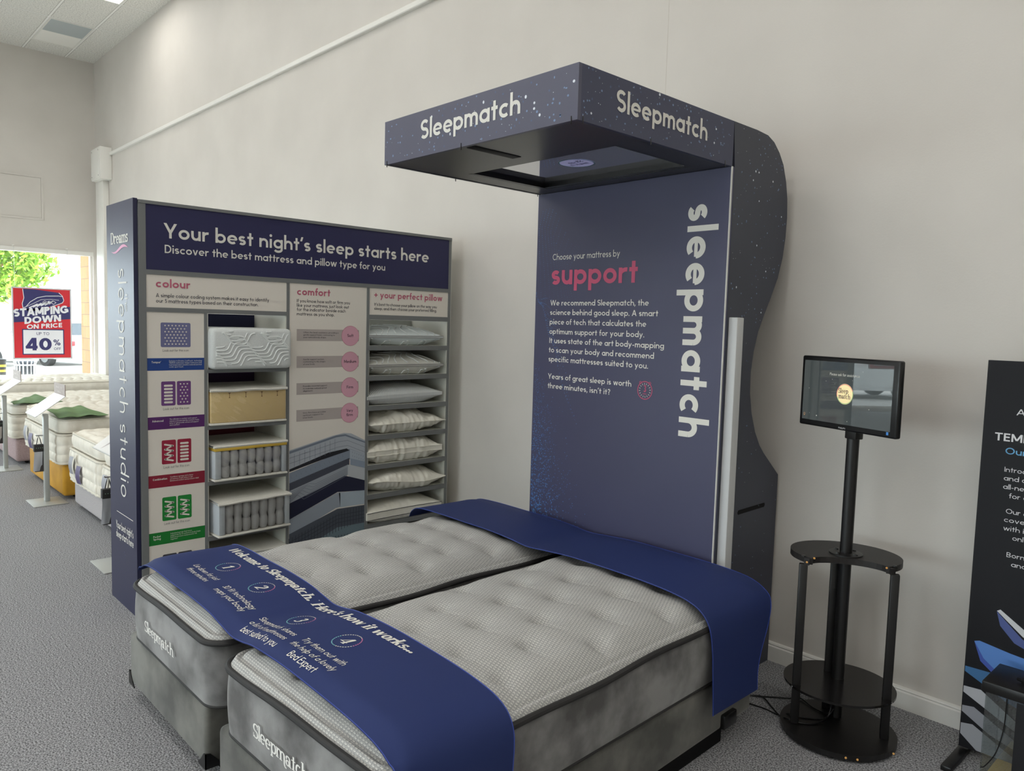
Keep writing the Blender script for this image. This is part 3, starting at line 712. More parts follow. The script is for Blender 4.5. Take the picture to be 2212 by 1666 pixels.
def throw(pts, z, label, seed):
    R = random.Random(seed); (ax, ay), (bx, by), (cx, cy), (dx, dy) = pts        # quad corners
    def f(u, v):
        x = (ax*(1-u)+bx*u)*(1-v)+(dx*(1-u)+cx*u)*v; y = (ay*(1-u)+by*u)*(1-v)+(dy*(1-u)+cy*u)*v
        return (x, y, z+.022+.005*sin(v*15+u*5)+.004*sin(v*7-u*9)*u)
    def g(u, v):
        p = f(u, v); return (p[0], p[1], p[2]-.004)
    mb = MB().grid(f, 26, 26).grid(g, 26, 26); return tag(obj('throw', mb, M_green), label, 'throw')

show_bed(-11.15, -9.6, -1.98, .30, .56, .70, M_greyw, dict(base='bed base right under the window, hidden behind the other beds', mattress=['ivory mattress of the bed closest to the window'], topper=['quilted ivory topper right below the window, farthest bed']), tags=False)
show_bed(-8.6, -7.12, -1.97, .30, .55, .655, M_pinkv, dict(base='mauve upholstered bed base at the left edge of the photo', mattress=['ivory quilted mattress on the mauve bed base'], topper=['ivory topper on the bed with the mauve base']))
show_bed(-6.43, -5.03, -1.97, .33, .60, .735, M_mustard, dict(base='mustard yellow velvet bed base with a drawer', mattress=['ivory quilted mattress on the mustard yellow base'], topper=['plump ivory topper on the bed with the mustard base']))
show_bed(-4.73, -2.83, -1.95, .25, .53, .665, M_greyw, dict(base='grey woven bed base next to the navy end panel', mattress=['ivory mattress with purple tag on the grey base, left half of the pair', 'ivory mattress on the grey base, right half, by the end panel'], topper=['ivory topper with green throw, left half on the grey bed', 'ivory topper on the grey bed, right half, by the end panel']), split=True, drawer=False)
throw([(-5.62, -1.97), (-4.98, -2.0), (-4.96, -1.60), (-5.85, -1.62)], .752, 'sage green throw on the bed with the mustard base', 1)
throw([(-7.25, -1.99), (-7.1, -1.98), (-7.1, -1.50), (-8.1, -1.58)], .672, 'sage green throw on the bed with the mauve base', 2)
throw([(-4.05, -1.85), (-3.72, -1.97), (-3.80, -1.60), (-4.30, -1.55)], .683, 'sage green throw on the grey bed next to the end panel', 3)

M_card = mat('taupe_header_card', (150, 132, 122), .5); M_sheet = mat('glossy_info_sheet', (232, 230, 228), .15, .6)
def info_stand(px, py, pa, label, text, swap=False):
    t = thing('information_stand', label, 'sign stand', (px, py, 0))
    obj('base_plate', MB().rbox((px-.14, py-.14, 0), (px+.20, py+.13, .008), .003, 2), M_silver, t)
    obj('post', MB().rbox((px-.03, py-.02, .008), (px+.03, py+.02, .80), .004, 2), M_silver, t)
    lo, hi = (py-.09, .78), (py+.15, .955); x0, x1 = px-.2, px+.2; x0 += pa; x1 += pa
    P = lambda u, v, k=0: (x0+(x1-x0)*u, lo[0]+(hi[0]-lo[0])*v-.59*k, lo[1]+(hi[1]-lo[1])*v+.81*k)
    sh = MB(); sh.add([P(0, 0, .004), P(1, 0, .004), P(1, 1, .004), P(0, 1, .004), P(0, 0, -.004), P(1, 0, -.004), P(1, 1, -.004), P(0, 1, -.004)], [(0, 1, 2, 3), (7, 6, 5, 4), (0, 4, 5, 1), (1, 5, 6, 2), (2, 6, 7, 3), (3, 7, 4, 0)])
    ho = obj('sloping_holder', sh, M_sheet, t)
    w = MB(); w.add([P(.35, .05, .0048), P(.5, .3, .0048), P(.55, .55, .0048), P(.75, .8, .0048), P(.9, .95, .0048), P(.78, .95, .0048), P(.62, .8, .0048), P(.46, .55, .0048), P(.4, .3, .0048)], [tuple(range(9))])
    obj('sheet_print', w, mat('sheet_swirl_print', (176, 168, 166), .2), ho)
    lp = MB(); lp.add([P(0, -.02, .02), P(1, -.02, .02), P(1, .02, .004), P(0, .02, .004)], [(0, 1, 2, 3)]); obj('holder_lip', lp, M_acrylic, ho)
    cdz = MB(); cdz.box((x0, hi[0]-.006, hi[1]), (x1, hi[0], hi[1]+.105)); co = obj('header_card', cdz, M_card, t)
    if text:
        l = MB(); fn = lambda u, v, q=0: (u, hi[0]-.0075-q, v)
        text_mb(l, text[0], fn, .022, (x0+x1)/2, hi[1]+.058, None, w=.09, align='c'); text_mb(l, text[1], fn, .022, (x0+x1)/2, hi[1]+.018, None, w=.09, align='c')
        obj('lettering', l, mat('card_lettering', (216, 206, 200), .5), co)
    hk = MB(); hk.tube([(px-.01, py, .605), (px-.01, py-.03, .605), (px-.01, py-.07, .605), (px-.01, py-.076, .614)], .005, 8); obj('hook', hk, M_steel, t)
    return t
info_stand(-5.08, -2.09, -.13, 'silver stand with sloping info sheet in front of the mustard bed', ('Naturally cooling', 'mattress'))
info_stand(-6.98, -2.09, -.13, 'silver stand with sloping info sheet at the left edge, by the mauve bed', ('Naturally cooling', 'mattress'))
info_stand(-2.86, -2.12, -.02, 'silver information stand partly hidden behind the navy end panel', None)
def swatch(px, py, label):
    y, x = py-.052, px; t = thing('fabric_swatches', label, 'swatch pack', (x, y, .28), 'fabric swatch packs on the stands')
    obj('loop_cord', MB().tube([(x, y-.020, .525), (x, y-.009, .575), (x, y, .6075), (x, y+.009, .575), (x, y+.020, .525)], .0035, 6), M_black, t)
    obj('card_top', MB().rbox((x-.022, y-.042, .462), (x+.024, y+.042, .526), .003, 2), M_black, t)
    d = MB()
    for k in range(4): d.ell((y-.024+.016*k, .496), .0035, .0035, facing_x(x+.0245), 8)
    obj('card_print', d, mat('swatch_dots', (120, 150, 130), .5), t)
    obj('swatch_sheet', MB().grid(lambda u, v: (x+.022+.008*sin(u*pi*1.5)*v-.012*v, y-.040-.010*v+.064*u+.006*v*u, .462-.175*v), 8, 8), mat('silver_swatch', (190, 192, 198), .3, .5, .5), t)
    obj('swatch_back', MB().rbox((x-.012, y-.036, .278), (x+.008, y+.042, .463), .003, 2), mat('charcoal_swatch', (60, 54, 54), .7), t)
swatch(-5.09, -2.09, 'silver and black fabric swatch pack hanging in front of the mustard bed')
swatch(-2.87, -2.12, 'silver and black fabric swatch pack hanging beside the navy end panel')
swatch(-6.99, -2.09, 'fabric swatch pack hanging on the stand at the left edge')

# ================================================================== DISPLAY SHELF UNIT
XS = -1.744; XB = -2.21                                    # front plane, back plane
FX = facing_x(XS)
def sheet(off): return facing_x(XS+off)
SU = thing('display_shelving_unit', 'tall grey display unit with a navy header sign, holding mattress samples and pillows', 'display unit', (-1.98, -1.22, 0))
fr = MB()
fr.box((XB, -2.303, 0), (XS, -2.265, 2.336)); obj('end_upright', fr, M_frame, SU)
obj('end_upright', MB().box((XB, -.158, 0), (XS, -.137, 2.336)), M_frame, SU)
obj('top_rail', MB().box((XB, -2.303, 2.318), (XS+.004, -.137, 2.336)), M_frame, SU)
obj('front_rail', MB().box((XS-.03, -2.265, 1.936), (XS, -.158, 1.962)), M_frame, SU)
obj('front_rail', MB().box((XS-.03, -2.265, 1.73), (XS, -1.437, 1.755)), M_frame, SU)
obj('front_rail', MB().box((XS-.03, -.835, 1.722), (XS, -.158, 1.755)), M_frame, SU)
obj('outer_trim', MB().box((XB, -.137, 0), (XS-.006, -.128, 2.325)), M_unitw, SU)
hd = obj('header_sign', MB().box((XS-.02, -2.265, 1.962), (XS-.004, -.158, 2.318)), M_header, SU)
lettering([("Your best night's sleep starts here", 2.1415, -2.169, -.343, .0825)], sheet(-.003), M_print, hd, w=.115, res=30)
lettering([("Discover the best mattress and pillow type for you", 2.059, -2.165, -.712, .0455)], sheet(-.003), M_print, hd, w=.105, res=24)
ub = obj('upright_divider', MB().box((XB, -1.95, 0), (XS, -1.932, 1.73)), M_frame, SU)
obj('upright_divider', MB().box((XB, -1.437, 0), (XS, -1.418, 1.936)), M_frame, SU)
obj('upright_divider', MB().box((XB, -.855, 0), (XS, -.835, 1.936)), M_frame, SU)
obj('back_panel', MB().box((XB, -.835, 0), (XB+.012, -.158, 1.722)), M_unitw, SU)
obj('side_liner', MB().box((XB+.012, -.164, .02), (XS-.004, -.158, 1.722)), M_unitw, SU)
obj('side_liner', MB().box((XB+.012, -1.443, .02), (XS-.004, -1.437, 1.73)), M_unitw, SU)
obj('side_liner', MB().box((XB+.012, -.835, .02), (XS-.004, -.829, 1.722)), M_unitw, SU)
obj('side_liner', MB().box((XB+.012, -1.932, .02), (XS-.004, -1.926, 1.73)), M_unitw, SU)
obj('plinth', MB().box((XS-.05, -2.265, 0), (XS-.01, -.158, .06)), M_frame, SU)
def shelf(y0, y1, zt, th):
    s = obj('shelf', MB().box((XB+.012, y0+.006, zt-.016), (XS-.012, y1-.006, zt)), M_unitw, SU)
    obj('shelf_front', MB().box((XS-.012, y0, zt-th), (XS, y1, zt-.001)), M_frame, s)
SH2 = [1.404, 1.068, .735, .402, .07]; BC = [(20, 24, 66), (58, 26, 74), (110, 22, 42), (24, 96, 44), (90, 90, 88)]
for z, th in zip(SH2, (.022, .022, .023, .026, .022)): shelf(-1.932, -1.437, z, th)
SH3 = [1.545, 1.337, 1.128, .922, .714, .506, .298]
for z in SH3: shelf(-.835, -.158, z, .034)
tops = [1.73]+[z-.022 for z in SH2]
for i, z in enumerate(SH2): obj('back_panel', MB().box((XB, -1.932, z), (XB+.012, -1.437, tops[i])), mat('shelf_back_%d' % i, BC[i], .6), SU, label=['navy shelf back', 'purple shelf back', 'dark red shelf back', 'green shelf back', None][i])
# colour sign
cs = obj('colour_sign', MB().box((XS-.012, -2.265, 1.755), (XS-.004, -1.437, 1.936)), M_paper, SU)
lettering([('colour', 1.867, -2.214, -2.028, .046)], sheet(-.003), M_pink, cs, w=.13, res=24)
lettering([('A simple colour coding system makes it easy to identify', 1.812, -2.214, -1.552, .0215), ('our 5 mattress types based on their construction.', 1.782, -2.214, -1.621, .0215)], sheet(-.003), M_ink, cs, w=.10, res=14)
# icon board
ib = obj('icon_board', MB().box((XS-.012, -2.265, .05), (XS-.004, -1.95, 1.73)), M_paper, SU)
F3, F4 = sheet(-.0034), sheet(-.0028)
def icon_card(y0, y1, z0, z1, c, kind):
    mb = MB(); mb.poly([F3(u, v) for u, v in rrect(y0, z0, y1, z1, .008)]); io = obj('icon', mb, c, ib)
    w = MB(); W_, H_ = y1-y0, z1-z0
    if kind == 'dots':
        nx = 7 if W_ > .1 else 3
        for r in range(7):
            m = nx if r % 2 == 0 else nx-1
            for k in range(m):
                cx = y0+W_/2+(k-(m-1)/2)*W_*(.118 if nx == 7 else .245)
                w.ell((cx, z1-H_*(.12+.126*r)), .0042, .0042, F4, 10)
    elif kind == 'bars':
        for r in range(6): w.poly([F4(u, v) for u, v in rrect(y0+W_*.19, z1-H_*(.22+.137*r), y1-W_*.19, z1-H_*(.135+.137*r), .0055)])
    else:
        for r in range(4):
            za = z1-H_*(.18+.205*r)
            def pill(a, b, wd=.0095):
                L = math.hypot(b[0]-a[0], b[1]-a[1]); nx, ny = -(b[1]-a[1])/L*wd/2, (b[0]-a[0])/L*wd/2; n = 6
                A0 = math.atan2(ny, nx); P = [(a[0]+wd/2*cos(A0+pi*k/n), a[1]+wd/2*sin(A0+pi*k/n)) for k in range(n+1)]+[(b[0]+wd/2*cos(A0+pi+pi*k/n), b[1]+wd/2*sin(A0+pi+pi*k/n)) for k in range(n+1)]
                w.poly([F4(*p) for p in P])
            pill((y0+W_*.22, za), (y1-W_*.22, za-H_*.075))
            if r < 3: pill((y1-W_*.25, za-H_*.075), (y0+W_*.25, za-H_*.2), .007)
    obj('icon_symbol', w, M_paper, io)
ICN = [('slate', (106, 108, 146)), ('violet', (106, 62, 122)), ('crimson', (150, 24, 56)), ('green', (18, 128, 48))]
CI = [mat('icon_%s' % n, c, .6) for n, c in ICN]
icon_card(-2.191, -2.027, 1.534, 1.672, CI[0], 'dots')
icon_card(-2.191, -2.113, 1.202, 1.340, CI[1], 'bars'); icon_card(-2.105, -2.027, 1.202, 1.340, CI[1], 'dots')
icon_card(-2.191, -2.113, .867, 1.005, CI[2], 'coil'); icon_card(-2.105, -2.027, .867, 1.005, CI[2], 'bars')
icon_card(-2.191, -2.113, .539, .676, CI[3], 'coil'); icon_card(-2.105, -2.027, .539, .676, CI[3], 'coil')
icon_card(-2.191, -2.113, .205, .343, M_ink, 'coil'); icon_card(-2.105, -2.027, .205, .343, M_ink, 'coil')
for z in (1.509, 1.177, .843, .516): lettering([('Look out for this icon', z, -2.181, -2.038, .0135)], F3, M_ink, ib, w=.07, res=10)
bands = [(1.402, 1.472, (24, 62, 132), ["Tempur'"], .05, ['Exclusive to Dreams, CoolTouch\u2122 technology', 'TEMPUR mattresses. Unique mattresses that', 'had temperature sensitive material and feel', 'cooler upon touch.'], (.185, .183, .182, .08)),
         (1.069, 1.140, (80, 28, 96), ['Advanced'], .06, ['The ultimate in comfort and support.', 'Advanced materials like memory foam,', 'latex or gel provide enhanced support', 'and comfort.'], (.155, .167, .163, .056)),
         (.736, .807, (134, 20, 46), ['Combination'], .078, ['Combines springs and a layer', 'of memory foam, latex or gel.', 'Enhanced comfort and pressure relief.'], (.13, .128, .163)),
         (.405, .477, (10, 116, 40), ['Pocket', 'Spring'], .04, ['Individual springs that move', 'independently to conform to body shape.', "Relieves pressure and prevents 'roll", "together'."], (.12, .172, .148, .042))]
for i, (z0, z1, c, head, hw, para, pw) in enumerate(bands):
    bo = obj('colour_band', rect(MB(), F3, -2.265, z0, -1.95, z1), mat('band_%s' % ICN[i][0], c, .55), ib)
    mb = MB()
    for k, h in enumerate(head): text_mb(mb, h, F4, .0115, -2.241, z1-.028-.014*k, hw, w=.13, res=10)
    obj('lettering', mb, M_print, bo)
    mb = MB()
    for k, (h, w_) in enumerate(zip(para, pw)): text_mb(mb, h, F4, .0078, -2.147, z1-.020-.0112*k, w_, w=.085, res=8)
    obj('small_lettering', mb, M_print, bo)
# comfort board
cb = obj('comfort_board', MB().box((XS-.012, -1.418, .05), (XS-.004, -.855, 1.936)), M_paper, SU)
lettering([('comfort', 1.864, -1.366, -1.132, .046)], sheet(-.003), M_pink, cb, w=.13, res=24)
lettering([('If you know how soft or firm you', 1.818, -1.367, -.985, .0205), ('like your mattress, just look out', 1.790, -1.367, -.992, .0205), ('for the indicator beside each', 1.763, -1.367, -1.017, .0205), ('mattress as you shop.', 1.735, -1.367, -1.10, .0205)], F3, M_ink, cb, w=.10, res=14)
CT = [(1.611, ['Soft'], .046, ['Offers the least resistance, providing a', 'gentle support base, contouring to', 'your natural body shape.'], (.252, .226, .164)),
      (1.4385, ['Medium'], .092, ['Gentle support system,', 'conforming to the shape', 'of your body.'], (.150, .158, .084)),
      (1.266, ['Firm'], .050, ['Provides essential support', 'to maintain natural spinal', 'alignment.'], (.172, .168, .070)),
      (1.0935, ['Very', 'firm'], .050, ['Very firm base provides', 'optimum support for', 'your back.'], (.165, .147, .073))]
for zc, nm, nw, para, pw in CT:
    bo = obj('grey_bar', rect(MB(), F3, -1.367, zc-.0375, -.913, zc+.0375), M_grey, cb)
    mb = MB()
    for k, (h, w_) in enumerate(zip(para, pw)): text_mb(mb, h, F4, .0088, -1.322, zc+.0125-.0155*k, w_, w=.11, res=8)
    obj('small_lettering', mb, M_ink, bo)
    co = obj('pink_circle', MB().ell((-.979, zc-.002), .066, .0655, F4, 40), M_circ, cb)
    obj('circle_outline', MB().ring((-.979, zc-.002), .066, .0016, sheet(-.0024), 40), M_pink, co)
    mb = MB()
    for k, h in enumerate(nm): text_mb(mb, h, sheet(-.0022), .020, -.979-nw/2, zc-.010+(.014 if len(nm) > 1 else 0)-.029*k, nw, w=.10, res=14)
    obj('lettering', mb, M_ink, co)
# printed stack of mattresses on the lower comfort board
def art(poly, c, off, name='mattress_print'): return obj(name, MB().poly([facing_x(XS+off)(u, v) for u, v in poly]), c, cb)
def ag(n, c): return mat('print_'+n, c, .55)
def bu(pts): return [(-1.414+.561*a, b) for a, b in pts]
art(bu([(0, .875), (.55, .945), (.70, .957), (.80, .950), (1, .893), (1, .790), (.72, .85), (0, .735)]), ag('ticking', (168, 174, 182)), -.0034)
art(bu([(0, .868), (.60, .945), (.72, .948), (1, .884), (1, .874), (.72, .936), (.60, .932), (0, .852)]), ag('steel_blue', (112, 122, 136)), -.0030)
art(bu([(0, .735), (.40, .790), (.78, .835), (.74, .850), (.5, .835), (0, .752)]), ag('deep_shadow', (26, 28, 36)), -.0030)
art(bu([(0, .728), (.77, .845), (.80, .842), (1, .795), (1, .725), (.80, .775), (0, .655)]), ag('foam_blue', (126, 136, 150)), -.0032)
art(bu([(.785, .843), (1, .795), (1, .740), (.785, .778)]), ag('foam_pale', (164, 172, 182)), -.0028)
art(bu([(0, .662), (.78, .783), (.78, .735), (0, .610)]), ag('charcoal_felt', (66, 70, 82)), -.0028)
art(bu([(.79, .780), (1, .745), (1, .700), (.79, .735)]), ag('haze_blue', (136, 148, 164)), -.0027)
art(bu([(0, .612), (.74, .735), (.76, .738), (.76, .668), (0, .528)]), ag('ridge_grey', (152, 158, 166)), -.0026)
art(bu([(.76, .738), (1, .700), (1, .612), (.80, .640), (.76, .668)]), ag('side_pale', (180, 184, 188)), -.0026)
art(bu([(0, .530), (.72, .664), (.78, .655), (1, .615), (1, .545), (.75, .555), (.62, .560), (0, .425)]), ag('midnight', (22, 26, 52)), -.0024)
art(bu([(0, .425), (.62, .556), (.66, .550), (.66, .455), (.60, .452), (0, .315)]), ag('ice_grey', (146, 154, 164)), -.0022)
art(bu([(.64, .556), (1, .545), (1, .450), (.66, .452)]), ag('ice_light', (164, 176, 186)), -.0022)
art(bu([(0, .330), (.62, .445), (1, .442), (1, .318), (.66, .318), (0, .170)]), ag('graphite', (74, 80, 90)), -.0020)
art(bu([(0, .172), (.62, .318), (1, .318), (1, .06), (0, .06)]), ag('blue_green', (104, 122, 130)), -.0018)
ln = MB(); FL = facing_x(XS-.0012)
def pl(a, b, w=.0022):
    (a, b) = bu([a, b]); L = math.hypot(b[0]-a[0], b[1]-a[1]) or 1; nx, ny = -(b[1]-a[1])/L*w/2, (b[0]-a[0])/L*w/2
    ln.poly([FL(a[0]-nx, a[1]-ny), FL(b[0]-nx, b[1]-ny), FL(b[0]+nx, b[1]+ny), FL(a[0]+nx, a[1]+ny)])
for k in range(9): pl((.06+.065*k, .76+.0095*k), (.06+.065*k, .850+.009*k))
for q in (.79, .825): pl((0, q), (.62, q+.075)); pl((.62, q+.075), (.75, q+.08)); pl((.75, q+.08), (1, q+.02))
for k in range(12): pl((.02+.06*k, .705+.0095*k), (.03+.06*k, .69+.0095*k)); pl((.0+.06*k, .672+.0093*k), (.01+.06*k, .66+.0093*k))
for k in range(6): pl((.82+.03*k, .825-.007*k), (.82+.03*k, .815-.007*k)); pl((.82+.03*k, .80-.007*k), (.82+.03*k, .79-.007*k))
for k in range(6): pl((0, .60-.013*k), (.25-.03*k, .645-.013*k)); pl((.25-.03*k, .645-.013*k), (.33-.03*k, .636-.018*k)); pl((.33-.03*k, .636-.018*k), (.75, .715-.010*k))
ink = []
obj('print_lines', ln, ag('line_grey', (112, 118, 128)), cb)
ln = MB()
for k in range(26): pl((.0+.04*k, min(.30+.0072*k, .435)-.0), (.0+.04*k, min(.20+.0058*k, .33)), .004)
for q in (.275, .25, .225): pl((0, q), (.62, q+.125), .004); pl((.62, q+.125), (1, q+.128), .004)
for k in range(24): pl((.04*k, .165+.0065*min(k, 15)), (.04*k, .08), .004)
obj('print_lines', ln, ag('quilt_dark', (52, 57, 66)), cb)
# pillow sign
ps = obj('pillow_sign', MB().box((XS-.012, -.835, 1.755), (XS-.004, -.158, 1.936)), M_paper, SU)
lettering([('+ your perfect pillow', 1.8705, -.796, -.212, .045)], sheet(-.003), M_pink, ps, w=.125, res=24)
lettering([("It's best to choose your pillow on the way you", 1.817, -.795, -.262, .0205), ('sleep, and then choose your preferred filling.', 1.789, -.795, -.262, .0205)], sheet(-.003), M_ink, ps, w=.10, res=14)
# navy end panel
ep = obj('end_panel', MB().box((-2.24, -2.327, 0), (-1.752, -2.305, 2.342)), M_endp, SU)
FE = facing_y(-2.3282)
lettering([('Dreams', 2.112, -2.153, -1.84, .066)], FE, M_print, ep, w=.13, serif=True, res=24, track=.03)
sw = MB(); n = 24; top = []; bot = []
for k in range(n+1):
    u = k/n; x = -2.15+.312*u; z = 2.078-.016*sin(u*2*pi*.9+.5); th = .011*sin(pi*min(1, u*1.02))**.8*(.5+u*.6)
    top.append((x, z+th)); bot.append((x, z-th))
sw.add([FE(*p) for p in top+bot], [(k, k+1, n+2+k, n+1+k) for k in range(n)]); obj('swoosh', sw, mat('pink_swoosh', (214, 146, 178), .5), ep)
RV = lambda bx: (lambda u, v, t=0: (bx+v, -2.3282-t, -u))       # reads downwards, tops to the right
lettering([('sleepmatch studio', 0, -1.968, -.657, .145)], RV(-2.027), M_print, ep, w=.065, res=24, track=.16)
lettering([('the', 0, -1.830, -1.728, .05)], RV(-1.906), M_print, ep, w=.05, res=18)
obj('rule_line', rect(MB(), FE, -2.114, .5465, -1.812, .5505), M_print, ep)
lettering([("Your best night's", .447, -2.132, -1.81, .044), ('sleep starts here', .392, -2.132, -1.808, .044)], FE, M_print, ep, w=.10, res=16)
mk = MB()
R = random.Random(3)
for k in range(16):
    x, z = R.uniform(-2.23, -1.77), R.choice([R.uniform(.1, .5), R.uniform(1, 1.7)]); mk.ell((x, z), R.uniform(.002, .006), R.uniform(.001, .004), facing_y(-2.3279), 7)
obj('scuff_marks', mk, mat('scuff', (86, 88, 122), .5), ep)

# ------------------------------------------------------------------ mattress samples in the second column
M_foamw = noise_col(mat('cool_white_knit', (214, 218, 216), .8, .2), (206, 211, 210), (220, 223, 221), 320, 2, bump=.3, bscale=420)
M_rib = mat('raised_rib_white', (220, 224, 222), .75, .2)
M_cream = mat('cream_foam', (226, 200, 146), .7, .2)
M_lid = noise_col(mat('sample_white_ticking', (218, 216, 206), .8, .2), (210, 208, 198), (224, 222, 213), 260, 2, bump=.25, bscale=300)
M_pocket = mat('spring_pocket_grey', (170, 170, 170), .7, .25); M_foamside = mat('pale_foam_strip', (188, 194, 200), .8)
def wave_rib(mb, pts, fx, r=.006):
    """smooth raised cord through pts (u, v) on the sheet at x=fx"""
    P = []
    for i in range(len(pts)-1):
        p0, p1, p2, p3 = pts[max(0, i-1)], pts[i], pts[i+1], pts[min(len(pts)-1, i+2)]
        for k in range(7):
            t = k/7
            P.append(tuple(.5*(2*p1[c]+(p2[c]-p0[c])*t+(2*p0[c]-5*p1[c]+4*p2[c]-p3[c])*t*t+(3*p1[c]-p0[c]-3*p2[c]+p3[c])*t**3) for c in (0, 1)))
    P.append(pts[-1])
    mb.tube([(fx, u, v) for u, v in P], [r*.5]+[r]*(len(P)-2)+[r*.5], 6)
s1 = thing('mattress_sample', 'white foam mattress sample with raised wavy ribs, top shelf of the unit', 'mattress sample', (-1.93, -1.685, 1.404), 'mattress samples in the display unit')
y0, y1, z0, z1, xf = -1.928, -1.427, 1.405, 1.648, XS+.055
obj('foam_block', MB().rbox((XB+.05, y0, z0), (xf, y1, z1), .026, 4), M_foamw, s1)
wr = MB()
for k in range(15):                                     # bundles of parallel stepped waves
    run = []
    for j in range(130):
        u = y0+.024+(y1-y0-.048)*j/129; g = k//5
        z = z0-.01+.019*k+.034*math.tanh(2.4*sin(2*pi*(u-y0)/.235+(0, 2.2, .4)[g]+.42*(k % 5)))
        brk = sin(2*pi*(u-y0)/.235+1.3*k) > .93
        if z0+.018 < z < z1-.018 and not brk: run.append((xf-.0005, u, z))
        else:
            if len(run) > 8: wr.tube(run, [.002]+[.0052]*(len(run)-2)+[.002], 6)
            run = []
    if len(run) > 8: wr.tube(run, [.002]+[.0052]*(len(run)-2)+[.002], 6)
obj('wave_ribs', wr, M_rib, s1)
def lid_sheet(x0, x1, y0, y1, z, th, wv, seed):
    R = random.Random(seed); a, b = R.uniform(0, 6), R.uniform(8, 14)
    f = lambda u, v: (x0+(x1-x0)*v, y0+(y1-y0)*u, z+wv*(sin(a+u*b)*v*.6+.4*sin(a*2+u*5+v*3))-.012*wv/.004*(v**6))
    mb = MB().grid(f, 24, 14).grid(lambda u, v: (f(u, v)[0], f(u, v)[1], f(u, v)[2]-th), 24, 14)
    mb.tube([f(k/24, 1)[0:2]+(f(k/24, 1)[2]-th/2,) for k in range(25)], th*.75, 6); return mb
def bx(mb, x0, x1, y0, y1, z0, z1, r=.006): return mb.rbox((x0, y0, z0), (x1, y1, z1), r, 2)
G2 = 'mattress samples in the display unit'
s2 = thing('mattress_sample', 'cream foam block sample under clear film with a white lid, second shelf down', 'mattress sample', (-1.95, -1.685, 1.068), G2)
xf = XS+.012; y0, y1 = -1.925, -1.442
obj('foam_core', bx(MB(), XB+.06, xf, y0+.008, y1-.004, 1.084, 1.272), M_cream, s2)
obj('top_cover', lid_sheet(XB+.06, xf+.008, y0, y1, 1.292, .012, .003, 1), M_lid, s2); obj('bottom_cover', bx(MB(), XB+.06, xf+.008, y0, y1, 1.0695, 1.083), M_lid, s2)
sl = MB()
for k in range(4):
    yy = y0+.118+.101*k; sl.add([(xf+.0006, yy+a, 1.262+b) for a, b in ((-.008, 0), (-.006, -.003), (-.0015, -.006), (-.0015, -.024), (-.005, -.031), (.005, -.031), (.0015, -.024), (.0015, -.006), (.006, -.003), (.008, 0))], [tuple(range(10))])
obj('cut_slot', sl, mat('slot_brown', (120, 88, 48), .8), s2)
obj('clear_film', MB().grid(lambda u, v: (xf+.003+.002*sin(u*21+v*6)*sin(v*9+u*4), y0+.004+(y1-y0-.006)*u, 1.085+.186*v), 40, 16), M_film, s2)
def spring_sample(prot, y0, y1, z0, zt, lab, gold, rot, seed):
    s = thing('mattress_sample', lab, 'mattress sample', (-1.9, (y0+y1)/2, z0), G2)
    cx, cy = XS+prot-.2, (y0+y1)/2
    def tw(o):
        for v in o.data.vertices:
            x, y = v.co.x-cx, v.co.y-cy; v.co.x, v.co.y = cx+x*cos(rot)-y*sin(rot), cy+x*sin(rot)+y*cos(rot)
        return o
    xf = XS+prot; xb = XB+.07
    tw(obj('bottom_cover', bx(MB(), xb, xf+.006, y0, y1, z0+.0015, z0+.014), M_lid, s))
    tw(obj('top_cover', lid_sheet(xb, xf-.004 if gold else xf+.004, y0, y1, zt, .012, .001 if gold else .003, seed), M_lid, s))
    ztop = zt-.014
    if gold: tw(obj('gold_foam_layer', bx(MB(), xb, xf, y0+.006, y1-.004, ztop-.020, ztop, .003), mat('gold_foam', (206, 172, 66), .6), s)); ztop -= .021
    tw(obj('side_foam', bx(MB(), xb, xf-.001, y0+.006, y0+.045, z0+.015, ztop), M_foamside, s)); tw(obj('side_foam', bx(MB(), xb, xf-.001, y1-.035, y1-.006, z0+.015, ztop), M_foamside, s))
    tw(obj('core', bx(MB(), xb, xf-.045, y0+.046, y1-.036, z0+.015, ztop), mat('core_grey', (108, 108, 108), .8), s))  # plain grey core block behind the pocket springs
    n = 7; w = (y1-.038-y0-.05)/n; R = random.Random(seed); h = ztop-z0-.017
    for k in range(n):
        yc = y0+.05+w*(k+.5); ph = R.uniform(-.05, .05); wa = R.uniform(.40, .5); tl = R.uniform(-.2, .2)
        def f(u, v):
            q = .66+.34*abs(sin(pi*min(1, v/wa) if v < wa else pi*(v-wa)/(1-wa)))**.6
            q -= .02*(1+sin(9*u*2*pi+v*14+seed))*(.5 if v > wa else .9)
            a = 2*pi*u; return (xf-.026+w*.5*q*cos(a)*.9, yc+w*.54*q*sin(a), z0+.016+h*v+tl*.04*w*sin(a)*sin(pi*v)/.07*0+.006*sin(a+ph*30)*sin(pi*v))
        tw(obj('pocket_spring', MB().grid(f, 20, 18, True), M_pocket, s))
    tw(obj('clear_film', MB().grid(lambda u, v: (xf+.003+.002*sin(u*17+v*5)*sin(v*7+u*6), y0+.004+(y1-y0-.008)*u, z0+.016+(ztop-z0-.018)*v), 30, 12), M_film, s))
spring_sample(.03, -1.918, -1.445, .735, .952, 'pocket spring sample with a gold foam layer under its lid, third shelf down', True, rad(2), 3)
spring_sample(.06, -1.912, -1.438, .402, .622, 'pocket spring sample with a plain white lid, fourth shelf down', False, rad(3), 5)
spring_sample(.02, -1.915, -1.445, .07, .285, 'spring sample on the lowest shelf, nearly hidden behind the bed', False, 0, 8)

